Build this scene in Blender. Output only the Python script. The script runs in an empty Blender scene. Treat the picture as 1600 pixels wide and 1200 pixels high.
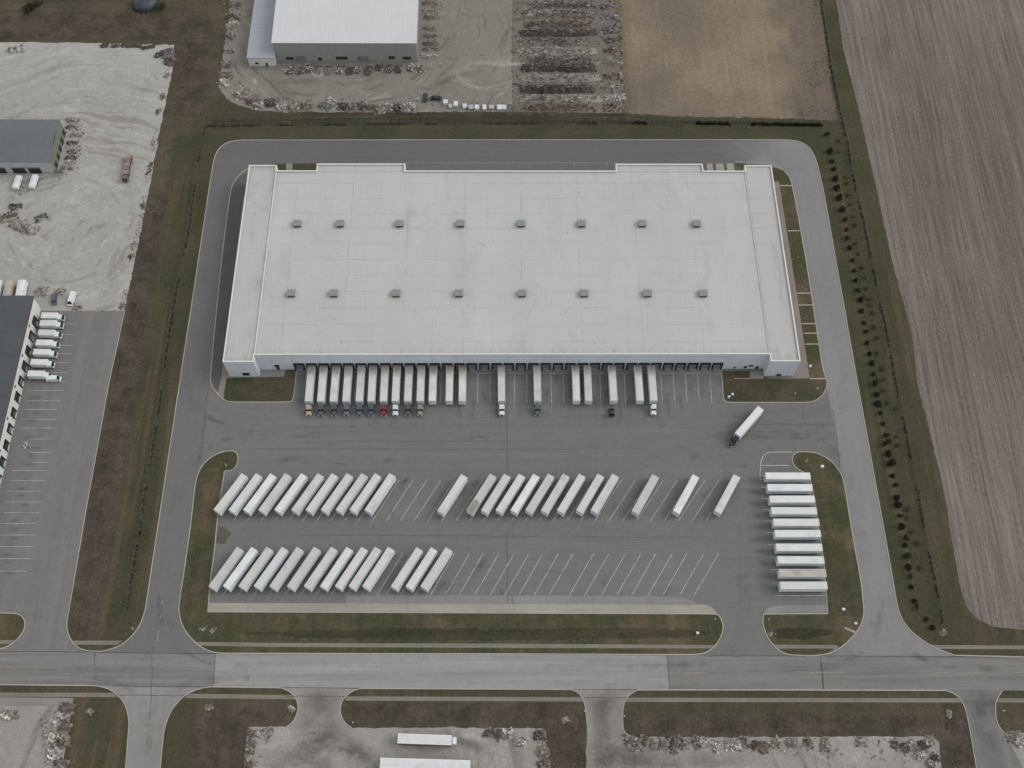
import bpy, bmesh, math, random
import numpy as np
from mathutils import Vector, Matrix, noise as mnoise
from mathutils.geometry import tessellate_polygon

# ------------------------------------------------------------------ camera, sky, sun, exposure
SC = bpy.context.scene
COL = SC.collection
PITCH, YAW, ROLL, CAMH, FPX = 1.0980552, 0.0255167, 0.0211387, 352.043, 1644.207
_d = Vector((math.sin(YAW)*math.cos(PITCH), math.cos(YAW)*math.cos(PITCH), -math.sin(PITCH)))
_r = Vector((math.cos(YAW), -math.sin(YAW), 0))
_u = _r.cross(_d)
R_ = math.cos(ROLL)*_r + math.sin(ROLL)*_u
U_ = -math.sin(ROLL)*_r + math.cos(ROLL)*_u
D_ = _d
cam = bpy.data.cameras.new("camera")
cam.sensor_width = 36.0
cam.lens = FPX/1600*36
cam.clip_start = 1.0
cam.clip_end = 9000
co = bpy.data.objects.new("camera", cam)
co.matrix_world = Matrix(((R_.x, U_.x, -D_.x, 0), (R_.y, U_.y, -D_.y, 0), (R_.z, U_.z, -D_.z, CAMH), (0, 0, 0, 1)))
COL.objects.link(co)
SC.camera = co

SUN_AZ, SUN_EL = math.radians(9), math.radians(39)      # azimuth from east (+X) towards north (+Y)
W = bpy.data.worlds.new("World"); SC.world = W; W.use_nodes = True
nt = W.node_tree
bg = nt.nodes["Background"]
sky = nt.nodes.new("ShaderNodeTexSky")
sky.sky_type = 'NISHITA'; sky.sun_disc = False
sky.sun_elevation = SUN_EL; sky.sun_rotation = math.pi/2 - SUN_AZ
sky.air_density = 1.0; sky.dust_density = 4.0
hs = nt.nodes.new("ShaderNodeHueSaturation"); hs.inputs['Saturation'].default_value = 0.28
# an even layer of cloud in front of the blue
cl = nt.nodes.new("ShaderNodeMix"); cl.data_type = 'RGBA'; cl.inputs[0].default_value = .68
cl.inputs[7].default_value = (5.9, 5.95, 5.98, 1)
nt.links.new(sky.outputs[0], hs.inputs['Color']); nt.links.new(hs.outputs[0], cl.inputs[6]); nt.links.new(cl.outputs[2], bg.inputs[0])
bg.inputs[1].default_value = 0.146
sl = bpy.data.lights.new("sun", 'SUN'); sl.energy = 1.15; sl.angle = math.radians(30); sl.color = (1, .97, .93)
so = bpy.data.objects.new("sun", sl); COL.objects.link(so)
sdir = Vector((math.cos(SUN_EL)*math.cos(SUN_AZ), math.cos(SUN_EL)*math.sin(SUN_AZ), math.sin(SUN_EL)))
so.rotation_euler = sdir.to_track_quat('Z', 'Y').to_euler(); so.location = (300, 300, 500)
vs = SC.view_settings
vs.view_transform = 'Standard'; vs.look = 'None'; vs.gamma = 1.0; vs.exposure = 0.0
SC.render.film_transparent = False
try:
    SC.cycles.max_bounces = 5; SC.cycles.transparent_max_bounces = 24
except Exception: pass

rnd = random.Random(7)
def G(px, py, z=0.0):
    v = (px-800)*R_ - (py-600)*U_ + FPX*D_
    t = (z-CAMH)/v.z
    return Vector((v.x*t, v.y*t, z))
def G2(px, py, z=0.0):
    p = G(px, py, z); return (p.x, p.y)
def GL(pts, z=0.0): return [G2(x, y, z) for x, y in pts]

KREF = 1.1
def lin(c):
    c /= 255.0
    return c/12.92 if c <= .04045 else ((c+.055)/1.055)**2.4
def C(r, g, b): return (lin(r)/KREF, lin(g)/KREF, lin(b)/KREF, 1)

# ------------------------------------------------------------------ shader helper
class N:
    def __init__(s, name, rough=0.9, metallic=0.0, spec=0.25):
        s.m = bpy.data.materials.new(name); s.m.use_nodes = True
        s.t = s.m.node_tree; s.b = s.t.nodes["Principled BSDF"]
        s.b.inputs['Roughness'].default_value = rough; s.b.inputs['Metallic'].default_value = metallic
        s.b.inputs['Specular IOR Level'].default_value = spec
    def new(s, k): return s.t.nodes.new(k)
    def put(s, sock, v):
        if hasattr(v, 'is_linked') or hasattr(v, 'links'): s.t.links.new(v, sock)
        else:
            if isinstance(v, (tuple, list)) and hasattr(sock.default_value, '__len__'): v = v[:len(sock.default_value)]
            sock.default_value = v
    def pos(s, scale=(1, 1, 1), rot=0.0):
        g = s.new("ShaderNodeNewGeometry"); return s.map(g.outputs['Position'], scale, rot)
    def objc(s, scale=(1, 1, 1)):
        g = s.new("ShaderNodeTexCoord"); return s.map(g.outputs['Object'], scale)
    def map(s, v, scale=(1, 1, 1), rot=0.0, loc=(0, 0, 0)):
        m = s.new("ShaderNodeMapping"); s.put(m.inputs['Vector'], v)
        m.inputs['Scale'].default_value = scale; m.inputs['Rotation'].default_value = (0, 0, rot); m.inputs['Location'].default_value = loc
        return m.outputs[0]
    def noise(s, v, scale=1.0, detail=3.0, rough=.55, dist=0.0):
        n = s.new("ShaderNodeTexNoise"); s.put(n.inputs['Vector'], v)
        n.inputs['Scale'].default_value = scale; n.inputs['Detail'].default_value = detail
        n.inputs['Roughness'].default_value = rough; n.inputs['Distortion'].default_value = dist
        return n.outputs[0]
    def vor(s, v, scale=1.0, feature='F1', rand=1.0):
        n = s.new("ShaderNodeTexVoronoi"); n.feature = feature; s.put(n.inputs['Vector'], v)
        n.inputs['Scale'].default_value = scale; n.inputs['Randomness'].default_value = rand
        return n.outputs['Distance']
    def math(s, op, a, b=0.0, c=None):
        n = s.new("ShaderNodeMath"); n.operation = op; s.put(n.inputs[0], a); s.put(n.inputs[1], b)
        if c is not None: s.put(n.inputs[2], c)
        return n.outputs[0]
    def rng(s, v, a, b, lo=0.0, hi=1.0, smooth=True):
        if a > b: a, b, lo, hi = b, a, hi, lo
        n = s.new("ShaderNodeMapRange"); n.interpolation_type = 'SMOOTHSTEP' if smooth else 'LINEAR'
        s.put(n.inputs['Value'], v)
        n.inputs['From Min'].default_value = a; n.inputs['From Max'].default_value = b
        n.inputs['To Min'].default_value = lo; n.inputs['To Max'].default_value = hi
        return n.outputs[0]
    def mix(s, f, a, b, mode='MIX'):
        n = s.new("ShaderNodeMix"); n.data_type = 'RGBA'; n.blend_type = mode
        s.put(n.inputs[0], f); s.put(n.inputs[6], a); s.put(n.inputs[7], b)
        return n.outputs[2]
    def mul(s, col, f):
        n = s.new("ShaderNodeVectorMath"); n.operation = 'SCALE'; s.put(n.inputs[0], col); s.put(n.inputs['Scale'], f)
        return n.outputs[0]
    def attr(s, name):
        n = s.new("ShaderNodeAttribute"); n.attribute_name = name; return n
    def sep(s, v):
        n = s.new("ShaderNodeSeparateXYZ"); s.put(n.inputs[0], v); return n.outputs
    def rand(s): return s.new("ShaderNodeObjectInfo").outputs['Random']
    def bump(s, h, strength=.3, dist=.1):
        n = s.new("ShaderNodeBump"); n.inputs['Strength'].default_value = strength; n.inputs['Distance'].default_value = dist
        s.put(n.inputs['Height'], h); s.t.links.new(n.outputs[0], s.b.inputs['Normal'])
    def done(s, col):
        s.put(s.b.inputs['Base Color'], col); return s.m
    # value factor = 1 + amp*(n-.5)*2
    def vary(s, col, n, amp): return s.mul(col, s.rng(n, .25, .75, 1-amp, 1+amp, False))

def plain(name, rgb, rough=.7, metallic=0.0, var=.12, scale=3.0, spec=.3):
    n = N(name, rough, metallic, spec)
    c = n.vary(rgb, n.noise(n.objc(), scale, 4), var)
    return n.done(c)

# ------------------------------------------------------------------ setting materials
def asphalt(name, rgb, along='x', streak=.10, crack=.25, big=.10, joints=0.0, jy=4.2):
    n = N(name, .93, 0, .15)
    P = n.pos()
    c = n.vary(rgb, n.noise(P, .022, 4, .6), big)
    sc = (.012, .42, 1) if along == 'x' else (.42, .012, 1)
    c = n.vary(c, n.noise(n.pos(sc), 1.0, 4, .6, .4), streak)
    sc = (.05, 1.6, 1) if along == 'x' else (1.6, .05, 1)
    c = n.vary(c, n.noise(n.pos(sc), 1.0, 3, .6, .3), streak*.5)
    c = n.vary(c, n.noise(P, .35, 5, .7), .09)
    c = n.vary(c, n.noise(P, 2.6, 3, .8), .12)
    # small dark oil drips and pale spots
    dr = n.math('MULTIPLY', n.rng(n.noise(P, .7, 2, .5), .66, .74), .25)
    c = n.mix(dr, c, (rgb[0]*.45, rgb[1]*.45, rgb[2]*.45, 1))
    ps = n.math('MULTIPLY', n.rng(n.noise(P, .12, 5, .75), .60, .72), .22)
    c = n.mix(ps, c, (min(1, rgb[0]*1.5), min(1, rgb[1]*1.48), min(1, rgb[2]*1.42), 1))
    if crack:
        wob = n.new("ShaderNodeVectorMath"); wob.operation = 'ADD'
        nn = n.new("ShaderNodeTexNoise"); n.put(nn.inputs['Vector'], P); nn.inputs['Scale'].default_value = .15; nn.inputs['Detail'].default_value = 4
        v2 = n.new("ShaderNodeVectorMath"); v2.operation = 'SCALE'; n.put(v2.inputs[0], nn.outputs['Color']); v2.inputs['Scale'].default_value = 9
        n.put(wob.inputs[0], P); n.put(wob.inputs[1], v2.outputs[0])
        e = n.vor(wob.outputs[0], .045, 'DISTANCE_TO_EDGE')
        m = n.math('MULTIPLY', n.rng(e, .0, .006, 1, 0), n.rng(n.noise(P, .03, 2), .42, .6))
        c = n.mix(n.math('MULTIPLY', m, crack), c, (rgb[0]*.3, rgb[1]*.3, rgb[2]*.3, 1))
    if joints:
        y = n.sep(P)[1 if along == 'x' else 0]
        fr = n.math('ABSOLUTE', n.math('SUBTRACT', n.math('FRACT', n.math('DIVIDE', y, jy)), .5))
        m = n.math('MULTIPLY', n.rng(fr, .0, .035, 1, 0), n.rng(n.noise(n.pos((.02, .3, 1)), 1, 3), .45, .6))
        c = n.mix(n.math('MULTIPLY', m, joints), c, (rgb[0]*.5, rgb[1]*.5, rgb[2]*.5, 1))
    n.bump(n.noise(P, 4, 3, .7), .15, .03)
    return n.done(c)

def mat_ring():
    n = N("perimeter_asphalt", .93, 0, .15)
    P = n.pos(); xyz = n.sep(P)
    wob = n.math('MULTIPLY_ADD', n.noise(P, .05, 4), 30, -15)
    east = n.rng(n.math('ADD', xyz[0], wob), 92, 128)
    west = n.rng(n.math('ADD', xyz[1], wob), 300, 250)
    c = n.mix(n.math('MULTIPLY', west, .999), C(102, 102, 102), C(111, 110, 110))
    c = n.mix(east, c, C(131, 131, 132))
    side = n.rng(n.math('ADD', xyz[1], n.math('MULTIPLY', wob, .3)), 280, 274)
    sx = n.noise(n.pos((.012, .42, 1)), 1, 4, .6, .4); sy = n.noise(n.pos((.42, .012, 1)), 1, 4, .6, .4)
    st = n.math('ADD', n.math('MULTIPLY', sx, n.math('SUBTRACT', 1.0, side)), n.math('MULTIPLY', sy, side))
    c = n.vary(c, st, .06); c = n.vary(c, n.noise(P, .025, 4, .6), .06)
    c = n.vary(c, n.noise(P, .4, 5, .7), .06); c = n.vary(c, n.noise(P, 2.6, 3, .8), .07)
    c = n.mix(n.math('MULTIPLY', n.rng(n.noise(P, .7, 2, .5), .66, .74), .2), c, C(60, 60, 60))
    n.bump(n.noise(P, 4, 3, .7), .15, .03)
    return n.done(c)
def grassy(name, base, green, brown, streak=None, dead=.35, bump=.5):
    n = N(name, 1.0, 0, .05)
    P = n.pos()
    c = n.mix(n.rng(n.noise(P, .045, 5, .62), .38, .62), base, green)
    c = n.mix(n.math('MULTIPLY', n.rng(n.noise(n.map(P, (1, 1, 1), 0, (31, 7, 0)), .06, 5, .65), .48, .66), .85), c, brown)
    if streak == 'x': c = n.vary(c, n.noise(n.pos((.015, .5, 1)), 1, 4, .6, .3), .16)
    if streak == 'y': c = n.vary(c, n.noise(n.pos((.5, .015, 1)), 1, 4, .6, .3), .16)
    c = n.vary(c, n.noise(P, .25, 5, .75), .16)
    c = n.vary(c, n.noise(P, .8, 4, .75), .26)
    c = n.vary(c, n.noise(P, 2.3, 3, .8), .30)
    d = n.math('MULTIPLY', n.rng(n.noise(P, 1.1, 4, .8), .60, .72), dead)
    c = n.mix(d, c, C(128, 118, 98))
    n.bump(n.noise(P, 1.6, 4, .75), bump, .35)
    return n.done(c)

OLIVE, GREEN, BROWN, SCRUB = C(81, 77, 62), C(69, 71, 54), C(93, 83, 69), C(79, 72, 62)
def mat_ground():
    n = N("rough_ground", 1.0, 0, .05)
    P = n.pos()
    base = n.mix(n.rng(n.noise(P, .03, 6, .65), .36, .64), C(77, 72, 61), C(90, 83, 71))
    base = n.mix(n.math('MULTIPLY', n.rng(n.noise(n.map(P, (1, 1, 1), 0, (90, 0, 0)), .05, 4), .5, .68), .7), base, C(74, 72, 52))
    nz = n.math('MULTIPLY_ADD', n.noise(P, .16, 5, .7), 2, -1)
    gm = n.rng(n.math('MULTIPLY_ADD', nz, 5.0, n.attr('green').outputs['Fac']), -2.2, 2.2)
    sm = n.rng(n.math('MULTIPLY_ADD', nz, 5.0, n.attr('scrub').outputs['Fac']), -2.5, 2.5)
    gcol = n.mix(n.rng(n.noise(P, .055, 5, .65), .35, .62), OLIVE, GREEN)
    gcol = n.mix(n.math('MULTIPLY', n.math('MULTIPLY', n.rng(n.noise(n.pos((.25, .012, 1)), 1, 4, .6, .4), .5, .66), n.rng(n.sep(P)[1], 284, 270)), .75), gcol, C(96, 84, 68))
    scol = n.mix(n.rng(n.noise(P, .12, 6, .75), .35, .65), C(67, 62, 55), C(90, 83, 75))
    c = n.mix(gm, base, gcol)
    c = n.mix(n.math('MULTIPLY', sm, .9), c, scol)
    back = n.rng(n.sep(P)[1], 270, 284)
    sv = n.math('ADD', n.math('MULTIPLY', n.noise(n.pos((.35, .02, 1)), 1, 4, .65, .6), n.math('SUBTRACT', 1.0, back)), n.math('MULTIPLY', n.noise(n.pos((.02, .35, 1)), 1, 4, .65, .6), back))
    c = n.vary(c, sv, .12)
    c = n.vary(c, n.noise(P, .22, 5, .75), .16)
    c = n.vary(c, n.noise(P, .75, 5, .78), .30)
    c = n.vary(c, n.noise(P, 2.1, 3, .8), .32)
    d = n.math('MULTIPLY', n.rng(n.noise(P, .9, 5, .85), .60, .72), .45)
    c = n.mix(d, c, C(140, 128, 110))
    n.bump(n.noise(P, 1.2, 5, .78), .6, .5)
    return n.done(c)

def mat_gravel(name, rgb, dark, swirl=.12, centre=(-175, 250)):
    n = N(name, 1.0, 0, .05)
    P = n.pos()
    c = n.vary(rgb, n.noise(P, .018, 5, .6), .10)
    # lorries have worn curving ruts into the loose stone
    wv = n.new("ShaderNodeVectorMath"); wv.operation = 'ADD'
    nn = n.new("ShaderNodeTexNoise"); n.put(nn.inputs['Vector'], P); nn.inputs['Scale'].default_value = .02; nn.inputs['Detail'].default_value = 3
    v2 = n.new("ShaderNodeVectorMath"); v2.operation = 'SCALE'; n.put(v2.inputs[0], nn.outputs['Color']); v2.inputs['Scale'].default_value = 26
    n.put(wv.inputs[0], P); n.put(wv.inputs[1], v2.outputs[0])
    q = n.sep(n.map(wv.outputs[0], (1, 1, 1), 0, (-centre[0]-13, -centre[1]-13, 0)))
    rad = n.math('SQRT', n.math('ADD', n.math('MULTIPLY', q[0], q[0]), n.math('MULTIPLY', q[1], q[1])))
    ang = n.math('ARCTAN2', q[1], q[0])
    pc = n.new("ShaderNodeCombineXYZ"); n.put(pc.inputs[0], n.math('MULTIPLY', rad, .22)); n.put(pc.inputs[1], n.math('MULTIPLY', ang, 1.1))
    ruts = n.noise(pc.outputs[0], 1, 5, .7, .3)
    c = n.vary(c, ruts, swirl)
    c = n.mix(n.math('MULTIPLY', n.rng(ruts, .52, .66), .75), c, dark)
    c = n.mix(n.math('MULTIPLY', n.rng(ruts, .47, .33), .6), c, (min(1, rgb[0]*1.28), min(1, rgb[1]*1.28), min(1, rgb[2]*1.28), 1))
    c = n.vary(c, n.noise(P, .16, 6, .75, .8), .12)
    c = n.mix(n.math('MULTIPLY', n.rng(n.noise(P, .05, 6, .7, 1.2), .56, .72), .55), c, dark)
    c = n.mix(n.math('MULTIPLY', n.rng(n.noise(n.map(P, (1, 1, 1), 0, (50, 20, 0)), .04, 6, .7, 1.5), .55, .7), .5), c, C(188, 186, 180))
    c = n.vary(c, n.noise(P, .5, 6, .8), .17)
    c = n.vary(c, n.noise(P, 2.0, 3, .8), .20)
    sp = n.math('MULTIPLY', n.rng(n.noise(P, 1.3, 3, .8), .68, .76), .5)
    c = n.mix(sp, c, (dark[0]*.6, dark[1]*.55, dark[2]*.5, 1))
    n.bump(n.noise(P, .8, 5, .8), .45, .4)
    return n.done(c)

def mat_plough():
    n = N("ploughed_soil", 1.0, 0, .05)
    P = n.pos((1, 1, 1), math.radians(0.8))
    warp = n.noise(n.pos((.02, .008, 1)), 1, 3, .5)
    x = n.math('MULTIPLY_ADD', warp, 4, n.sep(P)[0])
    c = n.mix(n.rng(n.noise(n.pos(), .012, 4, .6), .35, .65), C(111, 104, 99), C(121, 113, 107))
    bands = n.new("ShaderNodeCombineXYZ"); n.put(bands.inputs[0], n.math('MULTIPLY', x, .075)); n.put(bands.inputs[1], n.math('MULTIPLY', n.sep(P)[1], .002))
    b1 = n.noise(bands.outputs[0], 1, 3, .6)
    c = n.vary(c, b1, .16)
    c = n.mix(n.math('MULTIPLY', n.rng(b1, .60, .70), .35), c, C(92, 86, 82))
    fine = n.new("ShaderNodeCombineXYZ"); n.put(fine.inputs[0], n.math('MULTIPLY', x, .85)); n.put(fine.inputs[1], n.math('MULTIPLY', n.sep(P)[1], .03))
    f1 = n.noise(fine.outputs[0], 1, 4, .7)
    c = n.vary(c, f1, .40)
    tr = n.new("ShaderNodeCombineXYZ"); n.put(tr.inputs[0], n.math('MULTIPLY', x, .42)); n.put(tr.inputs[1], n.math('MULTIPLY', n.sep(P)[1], .006))
    c = n.vary(c, n.noise(tr.outputs[0], 1, 2, .5), .16)
    res = n.new("ShaderNodeCombineXYZ"); n.put(res.inputs[0], n.math('MULTIPLY', x, 2.2)); n.put(res.inputs[1], n.math('MULTIPLY', n.sep(P)[1], .7))
    r1 = n.noise(res.outputs[0], 1, 4, .8)
    c = n.mix(n.math('MULTIPLY', n.rng(r1, .55, .66), .6), c, C(164, 152, 142))
    c = n.mix(n.math('MULTIPLY', n.rng(r1, .45, .33), .6), c, C(80, 73, 69))
    n.bump(n.math('ADD', f1, r1), .6, .35)
    return n.done(c)

def mat_stubble():
    n = N("dry_stubble", 1.0, 0, .05)
    P = n.pos()
    gx = n.sep(P)
    edge = n.rng(gx[1], 292, 335)
    c = n.mix(n.math('MULTIPLY', edge, n.rng(n.noise(P, .02, 4), .3, .6)), C(116, 106, 95), C(141, 127, 108))
    c = n.mix(n.math('MULTIPLY', n.rng(n.noise(P, .05, 5, .65), .5, .68), .35), c, C(112, 102, 94))
    c = n.mix(n.math('MULTIPLY', n.rng(gx[0], 62, 52), .75), c, C(92, 84, 66))
    c = n.mix(n.math('MULTIPLY', n.rng(n.math('MULTIPLY_ADD', n.noise(P, .08, 4), 30, gx[0]), 133, 150), .75), c, C(100, 91, 84))
    c = n.vary(c, n.noise(n.pos((.5, .03, 1)), 1, 4, .65), .13)
    c = n.vary(c, n.noise(P, .5, 5, .8), .24)
    c = n.vary(c, n.noise(P, 2.0, 3, .8), .34)
    c = n.mix(n.math('MULTIPLY', n.rng(n.noise(P, 1.2, 4, .8), .56, .68), .55), c, C(172, 155, 132))
    c = n.mix(n.math('MULTIPLY', n.rng(n.noise(n.map(P, (1, 1, 1), 0, (9, 9, 0)), .9, 4, .8), .56, .68), .5), c, C(86, 78, 66))
    n.bump(n.noise(P, 1.5, 4, .8), .5, .4)
    return n.done(c)

def mat_concrete(name, rgb, joint=None, axis=0):
    n = N(name, .92, 0, .15)
    P = n.pos()
    c = n.vary(rgb, n.noise(P, .06, 5, .65), .13)
    c = n.vary(c, n.noise(n.pos((.05, .8, 1) if axis == 0 else (.8, .05, 1)), 1, 3), .08)
    c = n.vary(c, n.noise(P, 1.6, 4, .8), .12)
    c = n.mix(n.math('MULTIPLY', n.rng(n.noise(P, .1, 4, .7), .56, .7), .35), c, (rgb[0]*.72, rgb[1]*.66, rgb[2]*.6, 1))
    if joint:
        fr = n.math('ABSOLUTE', n.math('SUBTRACT', n.math('FRACT', n.math('DIVIDE', n.sep(P)[axis], joint)), .5))
        c = n.mix(n.math('MULTIPLY', n.rng(fr, 0, .12/joint, 1, 0), .35), c, (rgb[0]*.5, rgb[1]*.5, rgb[2]*.5, 1))
    return n.done(c)

def mat_paint(name, rgb, wear=.55, under=C(110, 110, 108)):
    n = N(name, .8, 0, .2)
    w = n.rng(n.noise(n.pos(), .5, 5, .75), .40, .66)
    return n.done(n.mix(n.math('MULTIPLY', w, wear), rgb, under))

M = {}
M['ground'] = mat_ground()
M['gravel'] = mat_gravel("pale_gravel", C(163, 161, 157), C(133, 129, 122))
M['gravel_n'] = mat_gravel("trodden_gravel", C(130, 126, 120), C(100, 95, 89), .14, (-68, 368))
M['gravel_s'] = mat_gravel("grey_gravel", C(150, 147, 143), C(122, 116, 110), .12, (-75, 20))
M['scrap_soil'] = mat_gravel("scrap_yard_soil", C(116, 109, 103), C(76, 70, 65), .2, (30, 900))
M['plough'] = mat_plough()
M['stubble'] = mat_stubble()
M['asphalt'] = asphalt("yard_asphalt", C(114, 114, 113), 'x', .07, .35, .07, .3)
M['asphalt_e'] = asphalt("east_drive_asphalt", C(131, 131, 132), 'y', .07, .2, .05)
M['asphalt_ring'] = mat_ring()
M['asphalt_w'] = asphalt("west_drive_asphalt", C(109, 110, 112), 'y', .06, .2, .06)
M['asphalt_nn'] = asphalt("rear_drive_asphalt", C(99, 101, 101), 'x', .06, .15, .05)
M['asphalt_road'] = asphalt("road_asphalt", C(122, 122, 120), 'x', .20, .15, .07)
M['asphalt_pale'] = asphalt("pale_road_surface", C(143, 143, 141), 'x', .17, .1, .05)
M['asphalt_side'] = asphalt("side_road_asphalt", C(136, 135, 133), 'y', .10, .2, .08)
M['asphalt_l'] = asphalt("neighbour_asphalt", C(120, 118, 117), 'y', .10, .25, .08)
M['asphalt_dark'] = asphalt("side_strip_asphalt", C(92, 93, 93), 'y', .08, .2, .10)
M['entrance'] = asphalt("dusty_entrance", C(142, 139, 135), 'y', .12, .5, .10)
M['lawn'] = grassy("mown_lawn", OLIVE, GREEN, BROWN, None, .2)
M['lawn_y'] = grassy("mown_lawn_island", C(82, 78, 62), C(70, 73, 54), C(99, 88, 72), 'y', .25)
M['verge'] = grassy("green_verge", C(70, 70, 53), C(62, 65, 49), C(84, 75, 60), 'x', .2)
M['ditch'] = grassy("lush_ditch_grass", C(68, 67, 53), C(60, 62, 47), C(76, 70, 57), 'x', .12)
M['bank'] = grassy("bare_bank_soil", C(72, 66, 57), C(62, 58, 48), C(88, 78, 68), 'x', .3)
M['planting'] = grassy("planting_bed_grass", C(84, 78, 62), C(72, 74, 52), C(102, 92, 78), None, .45)
M['weeds'] = grassy("fence_line_weeds", C(48, 47, 39), C(42, 44, 34), C(60, 55, 46), None, .25)
M['concrete'] = mat_concrete("apron_concrete", C(154, 151, 142), 9.0, 0)
M['concrete_grey'] = mat_concrete("grey_concrete", C(134, 133, 131), 9.0, 0)
M['walk'] = mat_concrete("pavement_concrete", C(126, 121, 113), 1.8, 0)
M['walk_b'] = mat_concrete("brownish_walk", C(134, 125, 117), 3.0, 1)
M['kerb'] = mat_concrete("kerb_concrete", C(164, 161, 151), 3.0, 0)
M['kerb_pink'] = mat_concrete("kerb_concrete_worn", C(172, 158, 148), 3.0, 1)
M['paint'] = mat_paint("white_line_paint", C(204, 203, 196), .55)
M['paint_faint'] = mat_paint("faded_line_paint", C(150, 150, 147), .9, C(122, 122, 120))
M['paint_yellow'] = mat_paint("faded_yellow_paint", C(158, 150, 122), .8, C(122, 121, 118))
M['seal'] = plain("crack_sealant", C(76, 76, 76), .8, 0, .2, .6)
M['rubber_mark'] = plain("tyre_rubber_stain", C(96, 96, 95), .9, 0, .2, .4)
M['soil'] = mat_gravel("bare_soil", C(98, 91, 84), C(74, 68, 62), .1)

# ------------------------------------------------------------------ object helpers
def tag(o, label=None, cat=None, group=None, kind=None):
    if label: o['label'] = label
    if cat: o['category'] = cat
    if group: o['group'] = group
    if kind: o['kind'] = kind
    return o
def empty(name, loc, rz=0.0):
    o = bpy.data.objects.new(name, None); COL.objects.link(o)
    o.empty_display_size = 1; o.location = loc; o.rotation_euler = (0, 0, rz); return o
class MB:
    """collects shapes, then links them as one mesh object"""
    def __init__(s): s.v = []; s.f = []; s.mi = []; s.c = []
    def add(s, vs, fs, mi=0, col=None):
        o = len(s.v); s.v += [tuple(v) for v in vs]
        for f in fs: s.f.append(tuple(i+o for i in f)); s.mi.append(mi); s.c.append(col or (1, 1, 1, 1))
        return s
    def box(s, x0, x1, y0, y1, z0, z1, mi=0, col=None):
        return s.add([(x0, y0, z0), (x1, y0, z0), (x1, y1, z0), (x0, y1, z0), (x0, y0, z1), (x1, y0, z1), (x1, y1, z1), (x0, y1, z1)],
                     [(0, 3, 2, 1), (4, 5, 6, 7), (0, 1, 5, 4), (1, 2, 6, 5), (2, 3, 7, 6), (3, 0, 4, 7)], mi, col)
    def hexa(s, bot, top, mi=0, col=None):          # two quads, counter-clockwise from above
        return s.add(list(bot)+list(top), [(0, 3, 2, 1), (4, 5, 6, 7), (0, 1, 5, 4), (1, 2, 6, 5), (2, 3, 7, 6), (3, 0, 4, 7)], mi, col)
    def rbox(s, c, size, R, mi=0, col=None):
        hx, hy, hz = size[0]/2, size[1]/2, size[2]/2
        vs = [Vector(c)+R @ Vector((a*hx, b*hy, d*hz)) for d in (-1, 1) for (a, b) in ((-1, -1), (1, -1), (1, 1), (-1, 1))]
        return s.hexa(vs[:4], vs[4:], mi, col)
    def cyl(s, p0, p1, r0, r1=None, n=10, mi=0, col=None, caps=True):
        r1 = r0 if r1 is None else r1
        p0, p1 = Vector(p0), Vector(p1); a = (p1-p0).normalized()
        t = Vector((0, 0, 1)) if abs(a.z) < .9 else Vector((1, 0, 0))
        u = a.cross(t).normalized(); w = a.cross(u)
        vs = []
        for p, r in ((p0, r0), (p1, r1)):
            for k in range(n):
                an = 2*math.pi*k/n; vs.append(p+u*math.cos(an)*r+w*math.sin(an)*r)
        fs = [(k, n+k, n+(k+1) % n, (k+1) % n) for k in range(n)]
        if caps: fs += [tuple(range(n)), tuple(range(2*n-1, n-1, -1))]
        return s.add(vs, fs, mi, col)
    def prism(s, poly, z0, z1, mi=0, col=None, bottom=False):      # poly counter-clockwise (x,y)
        n = len(poly)
        tri = tessellate_polygon([[Vector((x, y, 0)) for x, y in poly]])
        vs = [(x, y, z0) for x, y in poly]+[(x, y, z1) for x, y in poly]
        fs = []
        for t in tri:
            a, b, c = t
            A, B, D = poly[a], poly[b], poly[c]
            if (B[0]-A[0])*(D[1]-A[1])-(B[1]-A[1])*(D[0]-A[0]) < 0: b, c = c, b
            fs.append((a+n, b+n, c+n))
            if bottom: fs.append((a, c, b))
        if z1 != z0: fs += [(k, (k+1) % n, (k+1) % n+n, k+n) for k in range(n)]
        return s.add(vs, fs, mi, col)
    def build(s, name, mats, parent=None, loc=None, rot=None, smooth=False, colattr=False):
        me = bpy.data.meshes.new(name); me.from_pydata(s.v, [], s.f)
        if not isinstance(mats, (list, tuple)): mats = [mats]
        for m in mats: me.materials.append(m)
        me.polygons.foreach_set('material_index', s.mi)
        if smooth: me.polygons.foreach_set('use_smooth', [True]*len(s.f))
        if colattr:
            ca = me.color_attributes.new('tint', 'FLOAT_COLOR', 'CORNER'); buf = []
            for f, c in zip(s.f, s.c): buf += list(c)*len(f)
            ca.data.foreach_set('color', buf)
        me.update()
        o = bpy.data.objects.new(name, me); COL.objects.link(o)
        if parent: o.parent = parent
        if loc: o.location = loc
        if rot is not None: o.rotation_euler = (0, 0, rot)
        return o
KIDS = {}
def kids(o): return list(o.children)
def copy_tree(o, parent=None):
    c = o.copy(); COL.objects.link(c)
    if parent: c.parent = parent
    for ch in kids(o): copy_tree(ch, c)
    return c
def area(p): return sum(p[i][0]*p[(i+1) % len(p)][1]-p[(i+1) % len(p)][0]*p[i][1] for i in range(len(p)))/2
def ccw(p): return list(p) if area(p) > 0 else list(p)[::-1]
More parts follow.
